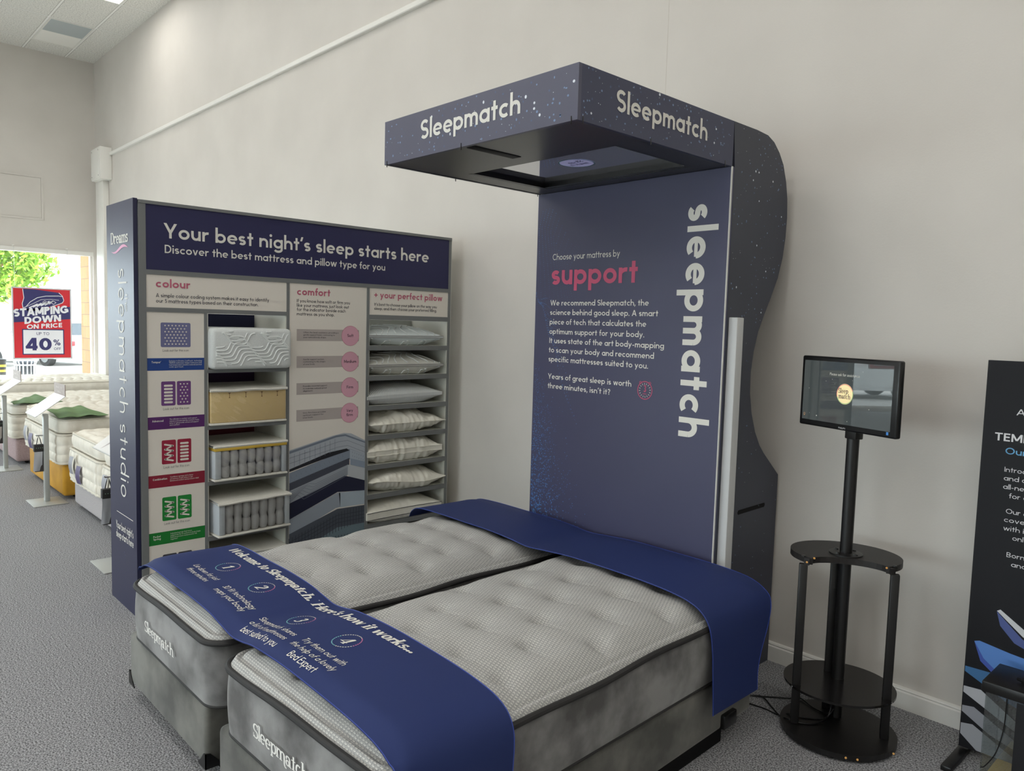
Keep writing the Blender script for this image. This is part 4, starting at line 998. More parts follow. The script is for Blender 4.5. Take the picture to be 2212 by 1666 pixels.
# ------------------------------------------------------------------ pillows
M_cotton = noise_col(mat('white_cotton', (226, 223, 210), .8, .2), (220, 217, 204), (230, 227, 216), 5, bump=.12, bscale=60)
M_cool = mat('cool_white_pillow', (206, 214, 214), .75, .25); M_pgrey = mat('pearl_grey_pillow', (196, 196, 188), .75, .25)
def stripe_mat():
    m = mat('striped_pillow', (200, 202, 200), .8, .2); n, l, b = nodes(m); tc = N(m, 'ShaderNodeTexCoord'); s = N(m, 'ShaderNodeSeparateXYZ'); l.new(tc.outputs['Object'], s.inputs[0])
    f = math_n(m, 'FRACT', math_n(m, 'ADD', math_n(m, 'DIVIDE', math_n(m, 'ADD', s.outputs[1], math_n(m, 'MULTIPLY', s.outputs[0], .25)), .0125), 100)); g = math_n(m, 'LESS_THAN', f, .42)
    mx = N(m, 'ShaderNodeMix'); mx.data_type = 'RGBA'; l.new(g, mx.inputs[0]); mx.inputs[6].default_value = lin((216, 217, 214))+(1,); mx.inputs[7].default_value = lin((164, 170, 174))+(1,)
    l.new(mx.outputs[2], b.inputs['Base Color']); return m
M_stripe = stripe_mat()
M_seam = mat('pillow_seam', (150, 150, 148), .7); M_piped = mat('dark_piping', (66, 66, 68), .7)
def pillow(zs, h, yo, prot, m, label, wr=0, seed=1, seam=None, gusset=.0, waves=False, tilt=0, sag=0):
    yc = (-.835-.158)/2+yo; xf = XS+prot; L = .645; D = .44; xc = xf-D/2; zc = zs+h*.46
    def prof(u, v):
        a, b = 2*u-1, 2*v-1
        e = (max(0, 1-abs(a)**2.3)**.72)*(max(0, 1-abs(b)**2.2)**.58); return a, b, e
    def surf(top):
        def f(u, v):
            a, b, e = prof(u, v)
            px = .05*(a*a)*(1-abs(b)*.0); pinch = 1-.06*(1-abs(a)**2)*abs(b)**4; pinch2 = 1-.035*(1-abs(b)**2)*abs(a)**4
            y = yc+L/2*a*pinch2; x = xc+D/2*b*pinch
            z = zc+(h*.56*e if top else -h*.46*min(1, e*1.5))+gusset*(1 if top else -1)*.5
            if wr:
                q = NZ.fractal(Vector((a*2.6+seed*7, b*1.6, 3.1 if top else 9.7)), 1.0, 2.1, 4)
                q2 = NZ.noise(Vector((a*11+seed, b*2.2+q, seed)))                # creases running in from the front seam
                z += (1 if top else -1)*wr*(.017*q*min(1, e*2)+.017*q2*b*b*min(1, e*3)+.006*NZ.noise(Vector((a*19, b*7+q*2, seed+4)))*min(1, e*3))
                x += wr*.012*q2*max(0, b)**6
            z += tilt*a*.02 + sag*(-.02)*sin(pi*(a*.8+.2))*abs(b)**2
            z = max(z, zs+.002)
            return (x, y, z)
        return f
    t = thing('pillow', label, 'pillow', (xc, yc, zs), 'pillows in the display unit')
    mb = MB().grid(surf(True), 72, 48); ft, fb = surf(True), surf(False); mb.grid(lambda u, v: fb(1-u, v), 72, 48)
    if gusset:
        edge = [(k/40, 1) for k in range(41)]+[(1, 1-k/30) for k in range(31)]+[(1-k/40, 0) for k in range(41)]+[(0, k/30) for k in range(31)]
        n = len(edge); vs = [ft(*e) for e in edge]+[fb(*e) for e in edge]; mb.add(vs, [(i, i+1, n+i+1, n+i) for i in range(n-1)])
    obj('pillow_cover', mb, m, t, sharp=80)
    if seam:
        for f in ([ft, fb] if gusset else [ft]):
            pts = [f(k/48, 1) for k in range(49)]+[f(1, 1-k/30) for k in range(1, 31)]
            pts = [(x+.001, y, z) for x, y, z in pts]; obj('seam_piping', MB().tube(pts, .0022 if seam is M_piped else .003, 6), seam, t)
    if waves:
        w = MB()
        for k in range(9):
            u0 = .03+.11*k; P_ = []
            for j in range(22):
                v = .42+.57*j/21; u = u0+.10*sin(j*.42+k*.9)*.5+.055*j/21
                if u < .98: x, y, z = ft(u, v); P_.append((x+.001, y, z+.0015))
            if len(P_) > 3: w.tube(P_, .0038, 6)
        for k in range(8):
            P_ = []
            for j in range(16):
                u = .04+.118*k+.1*j/15; v = .55+.42*sstep(.2, .8, j/15) if k % 2 else .98-.3*sstep(.2, .8, j/15)
                if u < .97: x, y, z = fb(u, v); P_.append((x+.002, y, z-.0005))
            if len(P_) > 3: w.tube(P_, .0036, 6)
        obj('wave_ribs', w, M_rib, t)
pillow(1.545, .135, -.025, .0, M_cool, 'smooth cool white pillow with faint wave ribs, topmost on the pillow shelves', 0, 1, M_seam, .012, True)
pillow(1.337, .145, -.018, .0, M_pgrey, 'pearl grey pillow with wave ribs, second from the top of the pillow shelves', .25, 2, M_seam, .012, True)
pillow(1.128, .13, -.028, .005, M_stripe, 'grey and white striped pillow, third shelf from the top', .15, 3, None, .022, tilt=.3)
pillow(.922, .155, -.003, .02, M_cotton, 'puffy white cotton pillow with crinkled front edge, just below the striped pillow', 1.3, 4, M_cotton, .0)
pillow(.714, .165, -.022, .01, M_cotton, 'plump white cotton pillow with rumpled deep side, second below the striped pillow', 1.2, 5, M_cotton, .035)
pillow(.506, .15, -.003, .035, M_cotton, 'soft white cotton pillow drooping at its front, third below the striped pillow', .8, 6, M_cotton, .0, sag=1)
pillow(.298, .12, -.025, .02, M_cotton, 'white pillow with dark piping, lowest one visible above the bed', .35, 7, M_piped, .05)

# ================================================================== CANOPY DISPLAY
YP, YC, X0, X1, ZC, ZT = -.601, -1.628, -.380, .838, 2.445, 2.642
CN = thing('canopy_display_stand', 'tall navy canopy stand with lettered back panel and roof over the bed head', 'display stand', (.23, -.6, 0))
bp = obj('back_panel', MB().box((X0, YP, 0), (X1, YP+.02, ZC)), M_panel, CN)
FP = facing_y(YP-.0012)
lettering([('Choose your mattress by', 2.076, -.254, .220, .034)], FP, M_print, bp, w=.085, res=18)
lettering([('support', 1.941, -.258, .337, .119)], FP, M_hot, bp, w=.125, res=36)
lettering([('We recommend Sleepmatch, the', 1.8265, -.261, .413, .030), ('science behind good sleep. A smart', 1.7745, -.261, .472, .030), ('piece of tech that calculates the', 1.722, -.262, .403, .030), ('optimum support for your body.', 1.669, -.262, .394, .030), ('It uses state of the art body-mapping', 1.618, -.260, .515, .030), ('to scan your body and recommend', 1.566, -.262, .458, .030), ('specific mattresses suited to you.', 1.515, -.262, .425, .030), ('Years of great sleep is worth', 1.418, -.262, .326, .030), ("three minutes, isn't it?", 1.365, -.262, .191, .030)], FP, M_print, bp, w=.105, res=18)
RP = lambda u, v, t=0: (.619+v, YP-.0012-t, -u)
lettering([('sleepmatch', 0, -2.293, -1.205, .157)], RP, M_print, bp, w=.132, res=40, track=.11)
ck = MB(); cx, cz = .411, 1.4065
ck.ring((cx, cz), .044, .004, FP, 40)
for s in (-1, 1):
    a = rad(90+s*38); ck.ring((cx+.047*cos(a), cz+.047*sin(a)), .006, .0025, FP, 12)
text_mb(ck, '3', FP, .034, cx-.0085, cz-.008, .017, w=.11, res=18); text_mb(ck, 'mins', FP, .009, cx-.0115, cz-.021, .023, w=.09, res=8)
obj('clock_symbol', ck, M_hot, bp)
tk = MB()
for k in range(16):
    a = 2*pi*k/16+.1
    if abs(a % pi-pi/2) > -1:
        p, q = .028, .037; n_ = .0011; c_, s_ = cos(a), sin(a)
        tk.poly([FP(cx+p*c_-n_*s_, cz+p*s_+n_*c_), FP(cx+q*c_-n_*s_, cz+q*s_+n_*c_), FP(cx+q*c_+n_*s_, cz+q*s_-n_*c_), FP(cx+p*c_+n_*s_, cz+p*s_-n_*c_)])
obj('clock_ticks', tk, M_print, bp)
# particle wave print along the left side of the panel
FQ = facing_y(YP-.0007); db, dq = MB(), MB(); R = random.Random(11)
for j in range(12):
    for k in range(46):
        v = k/45; x = X0+.012+.020*j+.030*(1-cos((v-.15)*3.6))*(1+.10*j)*.5+.012*j*v; z = 2.36-.16*abs(j*.10)-.52*v+.05*sin(j*.5)
        if v < .2: x += .05*(.2-v)*5*(.5+j*.1); z -= .01
        if x < X0+.006: continue
        (db if R.random() < .35*(1-j/14) else dq).ell((x, z), .0024*(1-.5*v)*(1.15-j*.05), .0024*(1-.5*v)*(1.15-j*.05), FQ, 6)
for j in range(13):
    for k in range(26):
        u = k/25; x = X0+.006+.012*j+.20*u*u*.6+.010*u*j*.6; z = 1.90-.040*j*(.4+u)-.06*u-.02*sin(u*5+j)
        if R.random() < .8: (db if R.random() < .4 else dq).ell((x, z), .0021, .0021, FQ, 6)
for k in range(1150):
    t_ = R.random()**.7; z = 1.50-.90*t_; x = X0+.008+abs(R.gauss(0, .5))*(.06+.30*t_)
    x += .004*sin(z*60); z += .006*sin(x*45)
    if not (X0+.005 < x < .28): continue
    f = max(.25, 1-(x-X0)/.45); rr_ = (.0016+.0030*t_*f)*R.uniform(.6, 1.2); (db if R.random() < .15+.65*f*t_ else dq).ell((x, z), rr_, rr_, FQ, 7)
obj('dot_print', db, M_dotp, bp); obj('dot_print', dq, M_dotq, bp)
obj('panel_edge', MB().box((X1-.002, YP-.004, 0), (X1+.003, YP+.004, ZC)), mat('pale_board_edge', (205, 204, 198), .6), bp)
# curved side cheeks
prof = [(-.600, ZC+.197), (-.40, 2.642), (-.30, 2.636), (-.24, 2.615), (-.185, 2.575), (-.14, 2.525), (-.105, 2.45), (-.083, 2.37), (-.075, 2.28), (-.08, 2.18), (-.098, 2.08), (-.135, 1.98), (-.19, 1.885), (-.245, 1.80), (-.295, 1.715), (-.328, 1.62), (-.345, 1.52), (-.342, 1.42), (-.318, 1.32), (-.275, 1.225), (-.225, 1.155), (-.177, 1.11), (-.02, .985), (-.02, 0), (-.580, 0), (-.580, ZC)]
slot = [(-.395, .832), (-.148, .835), (-.140, .845), (-.146, .856), (-.393, .853), (-.401, .842)]
for nm, xa, xb in (('side_cheek', X1-.018, X1), ('side_cheek', X0, X0+.018)):
    mb = MB().prism(prof, lambda u, v, t: (t, u, v), xa, xb); mb.sm = False
    so = obj(nm, mb, M_space, CN)
    if xb == X1:
        obj('grip_slot', MB().prism(slot, lambda u, v, t: (t, u, v), X1-.01, X1+.0008), M_dark, so)
        star = so
edge = MB()
pp = prof[1:23]
for i in range(len(pp)-1):
    (a, b), (c, d) = pp[i], pp[i+1]; edge.add([(X0+.018, a, b), (X1-.018, a, b), (X1-.018, c, d), (X0+.018, c, d)], [(0, 1, 2, 3)])
obj('curved_back', edge, M_space, CN)
FS = facing_x(X1+.0008)
def stars(parent, fn, n, u0, u1, v0, v1, big, inside=None, seed=1, r0=1.0):
    R = random.Random(seed); A, B, C_ = MB(), MB(), MB()
    for k in range(n):
        u, v = R.uniform(u0, u1), R.uniform(v0, v1)
        if inside and not inside(u, v): continue
        q = R.random()
        if q < big: A.ell((u, v), .0058*r0*R.uniform(.8, 1.1), .0062*r0*R.uniform(.8, 1.1), fn, 10)
        elif q < .30: A.ell((u, v), R.uniform(.001, .002), R.uniform(.001, .002), fn, 6)
        elif q < .62: B.ell((u, v), R.uniform(.003, .0055)*r0, R.uniform(.003, .0055)*r0, fn, 8)
        elif q < .8: C_.ell((u, v), R.uniform(.003, .0055)*r0, R.uniform(.003, .0055)*r0, fn, 8)
        else: C_.ell((u, v), .0012, .0012, fn, 6)
    for mb, m in ((A, M_dotw), (B, M_dotb), (C_, M_dotd)):
        if mb.v: obj('star_print', mb, m, parent)
def in_cheek(u, v):
    c = False; n = len(prof); j = n-1
    for i in range(n):
        if (prof[i][1] > v) != (prof[j][1] > v) and u < (prof[j][0]-prof[i][0])*(v-prof[i][1])/(prof[j][1]-prof[i][1])+prof[i][0]-.012: c = not c
        j = i
    return c
stars(star, FS, 260, -.575, -.05, 1.55, 2.63, .05, in_cheek, 2, .8)
stars(star, FS, 90, -.575, -.02, .1, 1.55, .0, in_cheek, 3, .7)
ff = obj('front_fascia', MB().box((X0, YC, ZC), (X1, YC+.016, ZT)), noise_col(mat('fascia_glare_print', (80, 80, 98), .42, .5), (78, 78, 96), (83, 83, 101), 2), CN)  # glare on the front face is put into this lighter base colour
stars(ff, facing_y(YC-.0006), 150, X0+.01, X1-.02, ZC+.01, ZT-.008, .07, None, 5)
lettering([('Sleepmatch', 2.518, -.095, .543, .083)], facing_y(YC-.0012), M_print, ff, w=.118, res=36, track=.07)
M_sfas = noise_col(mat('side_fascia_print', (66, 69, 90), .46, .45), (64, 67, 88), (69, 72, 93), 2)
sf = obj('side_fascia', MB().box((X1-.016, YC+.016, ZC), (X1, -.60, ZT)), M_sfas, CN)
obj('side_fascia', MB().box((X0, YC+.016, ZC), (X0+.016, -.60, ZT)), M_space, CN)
stars(sf, FS, 190, YC+.02, -.61, ZC+.01, ZT-.008, .02, None, 6, .9)
lettering([('Sleepmatch', 2.518, -1.418, -.811, .080)], facing_x(X1+.0014), M_print, sf, w=.118, res=36, track=.07)
obj('canopy_top', MB().box((X0+.016, YC+.016, ZT-.012), (X1-.016, -.60, ZT-.002)), M_space, CN)
# underside with recessed screen
sx0, sx1, sy0, sy1 = -.245, .700, -1.225, -.700
ud = MB(); za, zb = ZC+.002, ZC+.014
ud.box((X0+.016, YC+.016, za), (X1-.016, sy0, zb)); ud.box((X0+.016, sy1, za), (X1-.016, -.601, zb)); ud.box((X0+.016, sy0, za), (sx0, sy1, zb)); ud.box((sx1, sy0, za), (X1-.016, sy1, zb))
uo = obj('canopy_underside', ud, M_under, CN)
rc = MB(); zd = ZC+.034
rc.box((sx0, sy0-.01, za), (sx0+.035, sy1, zd)); rc.box((sx1-.02, sy0, za), (sx1, sy1, zd)); rc.box((sx0, sy1-.028, za+.002), (sx1, sy1, zd)); rc.box((sx0, sy0, zb), (sx1, sy0+.012, zd))
obj('screen_bezel', rc, M_blackp, uo)
gm = MB()
for k in range(58): gm.box((sx0+.008, sy0+.01+k*.0088, za-.0006), (sx0+.024, sy0+.0135+k*.0088, za+.001))
for k in range(96): gm.box((sx0+.03+k*.0092, sy1-.020, za+.0012), (sx0+.034+k*.0092, sy1-.008, za+.003))
obj('speaker_grille', gm, mat('grille_grey', (110, 112, 114), .4), uo)
M_screen = mat('dark_gloss_screen', (228, 230, 234), .03, .5, .85)
scr = obj('screen', MB().box((sx0+.02, sy0, zd-.004), (sx1-.01, sy1-.01, zd+.006)), M_screen, uo)
U = lambda u, v, t=0: (u, v, zd-.0048-t)
lg = MB(); lg.ell((.252, -.985), .085, .078, U, 40); lo = obj('logo_disc', lg, mat('screen_logo_lilac', (160, 160, 200), .25, .5, 0, .30), scr)
lr = MB(); lr.ring((.252, -.985), .083, .006, lambda u, v, t=0: U(u, v, .0006), 40); obj('logo_ring', lr, mat('screen_ring_teal', (110, 160, 170), .3), lo)
lt = MB(); LU = lambda u, v, t=0: U(.252-(u-.252), -.985-(v+.985), .0006+t)
text_mb(lt, 'Sleep', LU, .034, .197, -.975, .085, w=.12, serif=True); text_mb(lt, 'match', LU, .034, .203, -1.019, .105, w=.12, serif=True)
obj('logo_lettering', lt, mat('screen_logo_navy', (62, 66, 112), .4), lo)
obj('camera_slot', MB().rbox((.19, -1.60, ZC-.0006), (.245, -1.335, ZC+.004), .002, 2), M_dark, uo)
us = MB(); R = random.Random(9)
for k in range(60):
    x, y = R.uniform(X0+.05, X1-.04), R.choice([R.uniform(YC+.03, -1.25), R.uniform(-1.6, -1.25)]); us.ell((x, y), .004, .0022, lambda u, v, t: (u, v, ZC+.0014), 6)
obj('star_print', us, M_dotd, uo)
cp = MB()
for x, y in ((X1-.03, YC), (X1, YC+.03), (X0+.02, YC), (.188, YC), (X1, -1.2), (X1, -.66), (X0, -1.2), (X0+.01, -.62)): cp.tube([(x, y, ZC+.016), (x+.002, y-.002, ZC-.002), (x, y, ZC-.012)], .0022, 5)
obj('fixing_pin', cp, M_blackp, uo)
# white aluminium channels on the side
for y0, y1, d in ((-.566, -.537, .045), (-.528, -.493, .034), (-.484, -.466, .020)):
    ch = MB().rbox((X1, y0, .02), (X1+d, y1, 1.775), .003, 2); ch.sm = False; obj('cable_channel', ch, M_alu, CN)

# ================================================================== THE TWIN BED
ROT = rad(1.75)
def bed_xf(cx, cy, a):
    c, s = cos(a), sin(a); return lambda x, y: (cx+(x-cx)*c-(y-cy)*s, cy+(x-cx)*s+(y-cy)*c)
ZP, ZM0 = .548, .312
def crown(d): return ZP+.024*sstep(0, .022, d)-.011*math.exp(-((d-.036)/.007)**2)+.046*sstep(.034, .12, d)**.8+.016*sstep(.1, .34, d)
BED = []
def twin(x0, x1, y0, y1, a, side):
    xf = bed_xf((x0+x1)/2, y0, a); rr = RR(x0, y0, x1, y1, .085, .014, 10, xf)
    inv = bed_xf((x0+x1)/2, y0, -a)
    tf = []; R = random.Random(int(x1*10)+5)
    ny, nx = 9, 4
    for j in range(ny):
        for i in range(nx if j % 2 == 0 else nx-1):
            tf.append((x0+.13+((x1-x0)-.26)*(i+(.5 if j % 2 else 0))/(nx-1)+R.uniform(-.015, .015), y0+.12+(y1-y0-.24)*j/(ny-1)+R.uniform(-.015, .015)))
    def zf(X, Y, d):
        x, y = inv(X, Y); z = crown(d); k = sstep(.03, .10, d); p = 0
        for (tx, ty) in tf:
            dx, dy = x-tx, y-ty; r2 = dx*dx+dy*dy
            if r2 < .04:
                p += .028*math.exp(-r2/.0009)+.015*math.exp(-r2/.0048)
                # short curved stitch to the right of the tuft
                q = math.hypot(dx-.075, dy-.06); an = math.degrees(math.atan2(dy-.06, dx-.075))
                if -175 < an < -40: p += .007*math.exp(-((q-.085)/.009)**2)*sstep(-175, -150, an)*(1-sstep(-70, -40, an))
        return z-k*p-.006*(1-k)*0
    lab = 'left mattress of the twin bed, farther from the camera' if side < 0 else 'right mattress of the twin bed, nearer the camera'
    m = thing('mattress', 'grey velvet and speckled knit '+lab, 'mattress', ((x0+x1)/2, (y0+y1)/2, ZM0), 'twin bed mattresses')
    mb = top_mb(rr, zf, .0115); o = obj('quilted_top', mb, M_knit, m, sharp=0)
    bm = bmesh.new(); bm.from_mesh(o.data); bmesh.ops.remove_doubles(bm, verts=bm.verts, dist=.0003); bm.to_mesh(o.data); bm.free()
    for p in o.data.polygons: p.use_smooth = True
    obj('velvet_border', wall_mb(rr, ZM0, ZP, 10), M_velvet, m, sharp=60)
    L = rr.arc(); pts = [(x, y, ZP+.004*sin(L[i]*6)+.003*sin(L[i]*11+1)) for i, (x, y) in enumerate(rr.pts(-.004))]
    obj('black_piping', MB().tube(pts, .0115, 10, True), M_black, m)
    obj('black_piping', band(rr, ZM0+.002, .006, .002), M_black, m)
    fo = lambda u, v, t=0: (lambda p: (p[0], p[1]-t-.0095-.008*sin(pi*min(1, max(0, (v-ZM0)/(ZP-ZM0)))), v))(xf(u, y0))
    l0, l1 = ((-.557, -.225) if side < 0 else (.497, .835))
    mb = MB(); text_mb(mb, 'Sleep\u0271atch', fo, .046, l0, .402, l1-l0, w=.115, serif=True, res=22, track=.02)
    obj('lettering', mb, mat('embroidered_lettering', (232, 230, 224), .6), m)
    return rr, zf
twin(-.785, .112, -2.640, -.66, 0, -1)
twin(.225, 1.185, -2.640, -.70, ROT, 1)
def divan(x0, x1, y0, y1, a, lab, plinth):
    xf = bed_xf((x0+x1)/2, y0, a); F = lambda x, y, z: xf(x, y)+(z,)
    t = thing('divan_base', lab, 'bed base', ((x0+x1)/2, (y0+y1)/2, 0), 'twin bed bases')
    obj('base_body', MB().rbox((x0, y0, .068), (x1, y1, .303), .022, 4, F), M_divan, t)
    for cx in (x0+.02, x1-.02):
        s = 1 if cx < (x0+x1)/2 else -1
        obj('corner_guard', MB().prism([(0, 0), (.075, 0), (.05, .02), (.02, .055), (0, .06)], lambda u, v, q: F(cx-s*.024+s*u, y0-.003+q, .064+v), 0, .004).prism([(0, 0), (.075, 0), (.05, .02), (.02, .055), (0, .06)], lambda u, v, q: F(cx-s*.024+s*q, y0-.003+u, .064+v), 0, .004), M_blackp, t)
        for cy in (y0+.1, (y0+y1)/2, y1-.12):
            obj('castor', MB().cyl(F(cx+s*.06-.012, cy, .026), F(cx+s*.06+.012, cy, .026), .026, 14).cyl(F(cx+s*.06, cy, .03), F(cx+s*.06, cy, .07), .01, 8), M_blackp, t)
    if plinth: obj('plinth', MB().box((x0+.05, y0+.35, .001), (x1-.018, y1-.22, .067), F), M_dark, t); obj('side_bracket', MB().rbox((x1-.02, y1-.26, .075), (x1+.02, y1-.16, .135), .006, 2, F), M_blackp, t)
divan(-.842, .035, -2.635, -.66, 0, 'olive grey velvet bed base under the far left mattress of the twin bed', False)
divan(.185, 1.175, -2.635, -.70, ROT, 'olive grey velvet bed base under the near right mattress of the twin bed', True)

# navy cloth runners over the bed
def spline(pts, n=10):
    P = []
    for i in range(len(pts)-1):
        p0, p1, p2, p3 = pts[max(0, i-1)], pts[i], pts[i+1], pts[min(len(pts)-1, i+2)]
        for k in range(n):
            t = k/n; P.append(tuple(.5*(2*p1[c]+(p2[c]-p0[c])*t+(2*p0[c]-5*p1[c]+4*p2[c]-p3[c])*t*t+(3*p1[c]-p0[c]-3*p2[c]+p3[c])*t**3) for c in range(len(p1))))
    return P+[tuple(pts[-1])]
def runner(path, ya, yb, label, zlift, edge_drop):
    P = spline(path, 12); n = len(P)
    def S(u, v, off=0):
        f = u*(n-1); i = min(int(f), n-2); t = f-i
        x, z = P[i][0]+(P[i+1][0]-P[i][0])*t, P[i][1]+(P[i+1][1]-P[i][1])*t
        tx, tz = P[i+1][0]-P[i][0], P[i+1][1]-P[i][1]; L = math.hypot(tx, tz); nx, nz = -tz/L, tx/L
        flat = sstep(.4, .9, nz)
        y = ya(x, z, u)+(yb(x, z, u)-ya(x, z, u))*v
        o = off + edge_drop(v, x)*flat + .004*sin(7*x+2.2*v+zlift)*flat*sin(pi*v)
        return Vector((x+nx*o, y, z+nz*o))
    mb = MB().grid(lambda u, v: S(u, v), 150, 16).grid(lambda u, v: S(1-u, v, -.0025), 150, 16)
    for v in (0, 1): mb.grid(lambda u, q: S(u, v, -.0025*q), 150, 1)
    for u in (0, 1): mb.grid(lambda v, q: S(u, v, -.0025*q), 16, 1)
    o = obj('bed_runner', mb, M_runner, None, sharp=60); tag(o, label, 'bed runner', 'navy bed runners')
    for v in (.004, .996): obj('stitched_edge', MB().tube([tuple(S(k/150, v, .0002)) for k in range(151)], .0016, 5), M_runner2, o)
    def at(x, v, off):                                             # point on the flat part by x
        lo, hi = 0.0, 1.0
        for _ in range(24):
            mid = (lo+hi)/2
            if S(mid, .5).x < x: lo = mid
            else: hi = mid
        return S((lo+hi)/2, v, off)
    return o, S, at
ya = lambda x, z, u: -2.600-.010*sstep(.6, 1.2, x)-.02*max(0, .62-z)*.3
yb = lambda x, z, u: -2.196-.018*sstep(.6, 1.2, x)-.11*max(0, .56-z)
ro, RS, RA = runner([(-.830, .585), (-.80, .618), (-.73, .645), (-.60, .656), (-.40, .655), (-.20, .656), (-.02, .650), (.10, .634), (.18, .624), (.26, .632), (.36, .648), (.55, .657), (.75, .657), (.92, .656), (1.04, .650), (1.13, .636), (1.188, .606), (1.216, .55), (1.225, .46), (1.227, .36), (1.229, .24), (1.231, .13)],
    ya, yb, 'navy runner across the foot of the bed with the white printed welcome text', 0, lambda v, x: -.020*(1-sstep(0, .16, v)))
def on_runner(x, y, off=.0014):
    v = (y+2.600)/(.404); p = RA(x, v, off); return (p.x, y, p.z)
_cache = {}
def RT(u, v, t=0):
    return on_runner(u, v, .0014+t)
wl = MB(); text_mb(wl, "Welcome to Sleep\u0271atch.\u00ae Here's how it works...", RT,   .044, -.640, -2.274, 1.428, w=.15, serif=True, italic=.22, res=18, track=.02, fine=4)
obj('welcome_lettering', wl, M_print, ro)
for (t_, x, y, wd) in (('Lie down for just', -.392, -2.476, .235), ('three minutes', -.385, -2.514, .198), ('3D fit technology', -.052, -2.484, .268), ('maps your body', -.052, -2.522, .252), ('Sleepmatch\u00ae shares', .282, -2.488, .262), ('a list of mattresses', .29, -2.528, .262), ('best suited to you', .305, -2.569, .255), ('Try them out with', .590, -2.482, .262), ('the help of a lovely', .597, -2.525, .272), ('Bed Expert', .607, -2.567, .165)):
    obj('step_lettering', text_mb(MB(), t_, RT, .026, x-wd/2, y, wd, w=.085, italic=.1, res=12, fine=3), M_print, ro)
C4 = ((-.410, -2.366, '1', .026), (-.078, -2.370, '2', .036), (.270, -2.382, '3', .034), (.567, -2.372, '4', .040))
for x, y, t_, wd in C4: obj('step_number', text_mb(MB(), t_, RT, .046, x-wd/2-.004, y-.023, wd, w=.13, serif=True, italic=.2, res=20, fine=3), M_print, ro)
D = {'cream': (M_print, MB()), 'pink': (mat('dash_pink', (222, 130, 170), .5), MB()), 'teal': (mat('dash_teal', (128, 196, 200), .5), MB())}
for x, y, t_, wd in C4:
    for k in range(36):
        a0, a1 = 2*pi*k/36, 2*pi*(k+.62)/36; am = math.degrees(a0) % 360
        c_ = 'pink' if (am < 70 or am > 345) else ('teal' if 165 < am < 275 else 'cream')
        D[c_][1].add([RT(x+r*1.04*cos(a), y+r*cos(0)*sin(a)) for a, r in ((a0, .0475), (a0, .051), (a1, .051), (a1, .0475))], [(0, 1, 2, 3)])
for k, (m_, b_) in D.items(): obj('dashed_ring', b_, m_, ro)
ya2 = lambda x, z, u: -1.110-.02*sstep(.6, 1.2, x)+.03*max(0, .6-z)
yb2 = lambda x, z, u: -.640-.14*sstep(0, 1, (.62-z)/.35)*1.0
runner([(-.86, .585), (-.835, .622), (-.77, .650), (-.60, .658), (-.35, .657), (-.15, .656), (0, .648), (.12, .638), (.25, .647), (.42, .658), (.65, .659), (.85, .658), (.98, .652), (1.07, .638), (1.130, .608), (1.164, .556), (1.178, .47), (1.183, .38), (1.187, .30), (1.190, .217)],
    ya2, yb2, 'plain navy runner across the head of the bed, hanging down its near side', 2, lambda v, x: -.010*sstep(.8, 1, v))

# ================================================================== MONITOR STAND
KM, KA = (1.424, -.508), rad(28.6)
ku, kv = (cos(KA), sin(KA)), (sin(KA), -cos(KA))
K = lambda u, v, z: (KM[0]+ku[0]*u+kv[0]*v, KM[1]+ku[1]*u+kv[1]*v, z)
KS = thing('monitor_stand', 'black tiered floor stand with oval shelves and a tall pole by the wall', 'stand', (KM[0], KM[1], 0))
def oval(cv, a, b, z0, z1, cut=None, n=56, bev=.004):
    P = [(a*cos(2*pi*k/n), cv+b*sin(2*pi*k/n)) for k in range(n)]
    if cut:
        hw, vf, dep = cut; P = [p for p in P if not (p[1] > vf-.0001)]
        P.sort(key=lambda p: math.atan2(p[1]-cv, p[0]) if True else 0)
        i = max(range(len(P)), key=lambda i: (P[(i+1) % len(P)][0]-P[i][0])**2+(P[(i+1) % len(P)][1]-P[i][1])**2)
        P = P[i+1:]+P[:i+1]                          # starts left of the cut, ends right of it (counter-clockwise)
        P = P+[(hw+.02, vf), (hw, vf+.012)]+[(hw*cos(pi*k/16), vf+.012-dep*sin(pi*k/16)) for k in range(1, 16)]+[(-hw, vf+.012), (-hw-.02, vf)] if P[-1][0] > 0 else P+[(-hw-.02, vf), (-hw, vf+.012)]+[(-hw*cos(pi*k/16), vf+.012-dep*sin(pi*k/16)) for k in range(1, 16)]+[(hw, vf+.012), (hw+.02, vf)]
    return MB().prism(P, lambda u, v, t: K(u, v, t), z0, z1)
obj('base_board', oval(-.05, .232, .232, .012, .034), M_blackm, KS)
obj('middle_shelf', oval(-.10, .226, .212, .198, .208), mat('smoked_black_shelf', (22, 21, 21), .22, .5), KS)
tb = obj('top_shelf', oval(-.155, .225, .19, .738, .764, (.155, .0, .085)), mat('top_shelf_laminate', (34, 31, 30), .45, .4), KS)
for u, v in ((-.176, -.012), (.176, -.012), (-.035, -.205)):
    obj('leg', MB().rbox((-.017, -.013, .034), (.017, .013, .738), .004, 2, lambda x, y, z: K(u+x, v+y, z)), M_blackm, KS)
PV = -.145
po = obj('pole', MB().cyl(K(0.0, PV, .034), K(0.0, PV, 1.335), .0255, 24), M_blackm, KS)
fl = MB().tube([K(0, PV, .764), K(0, PV, .770), K(0, PV, .771)], [.068, .068, .05], 32); fo_ = obj('pole_flange', fl, M_blackm, KS)
bt = MB()
for k in range(4): bt.tube([K(.05*cos(pi/4+k*pi/2), PV+.05*sin(pi/4+k*pi/2), .770), K(.05*cos(pi/4+k*pi/2), PV+.05*sin(pi/4+k*pi/2), .775), K(.05*cos(pi/4+k*pi/2), PV+.05*sin(pi/4+k*pi/2), .777)], [.009, .008, .003], 10)
obj('flange_bolt', bt, M_blackp, fo_)
bt = MB()
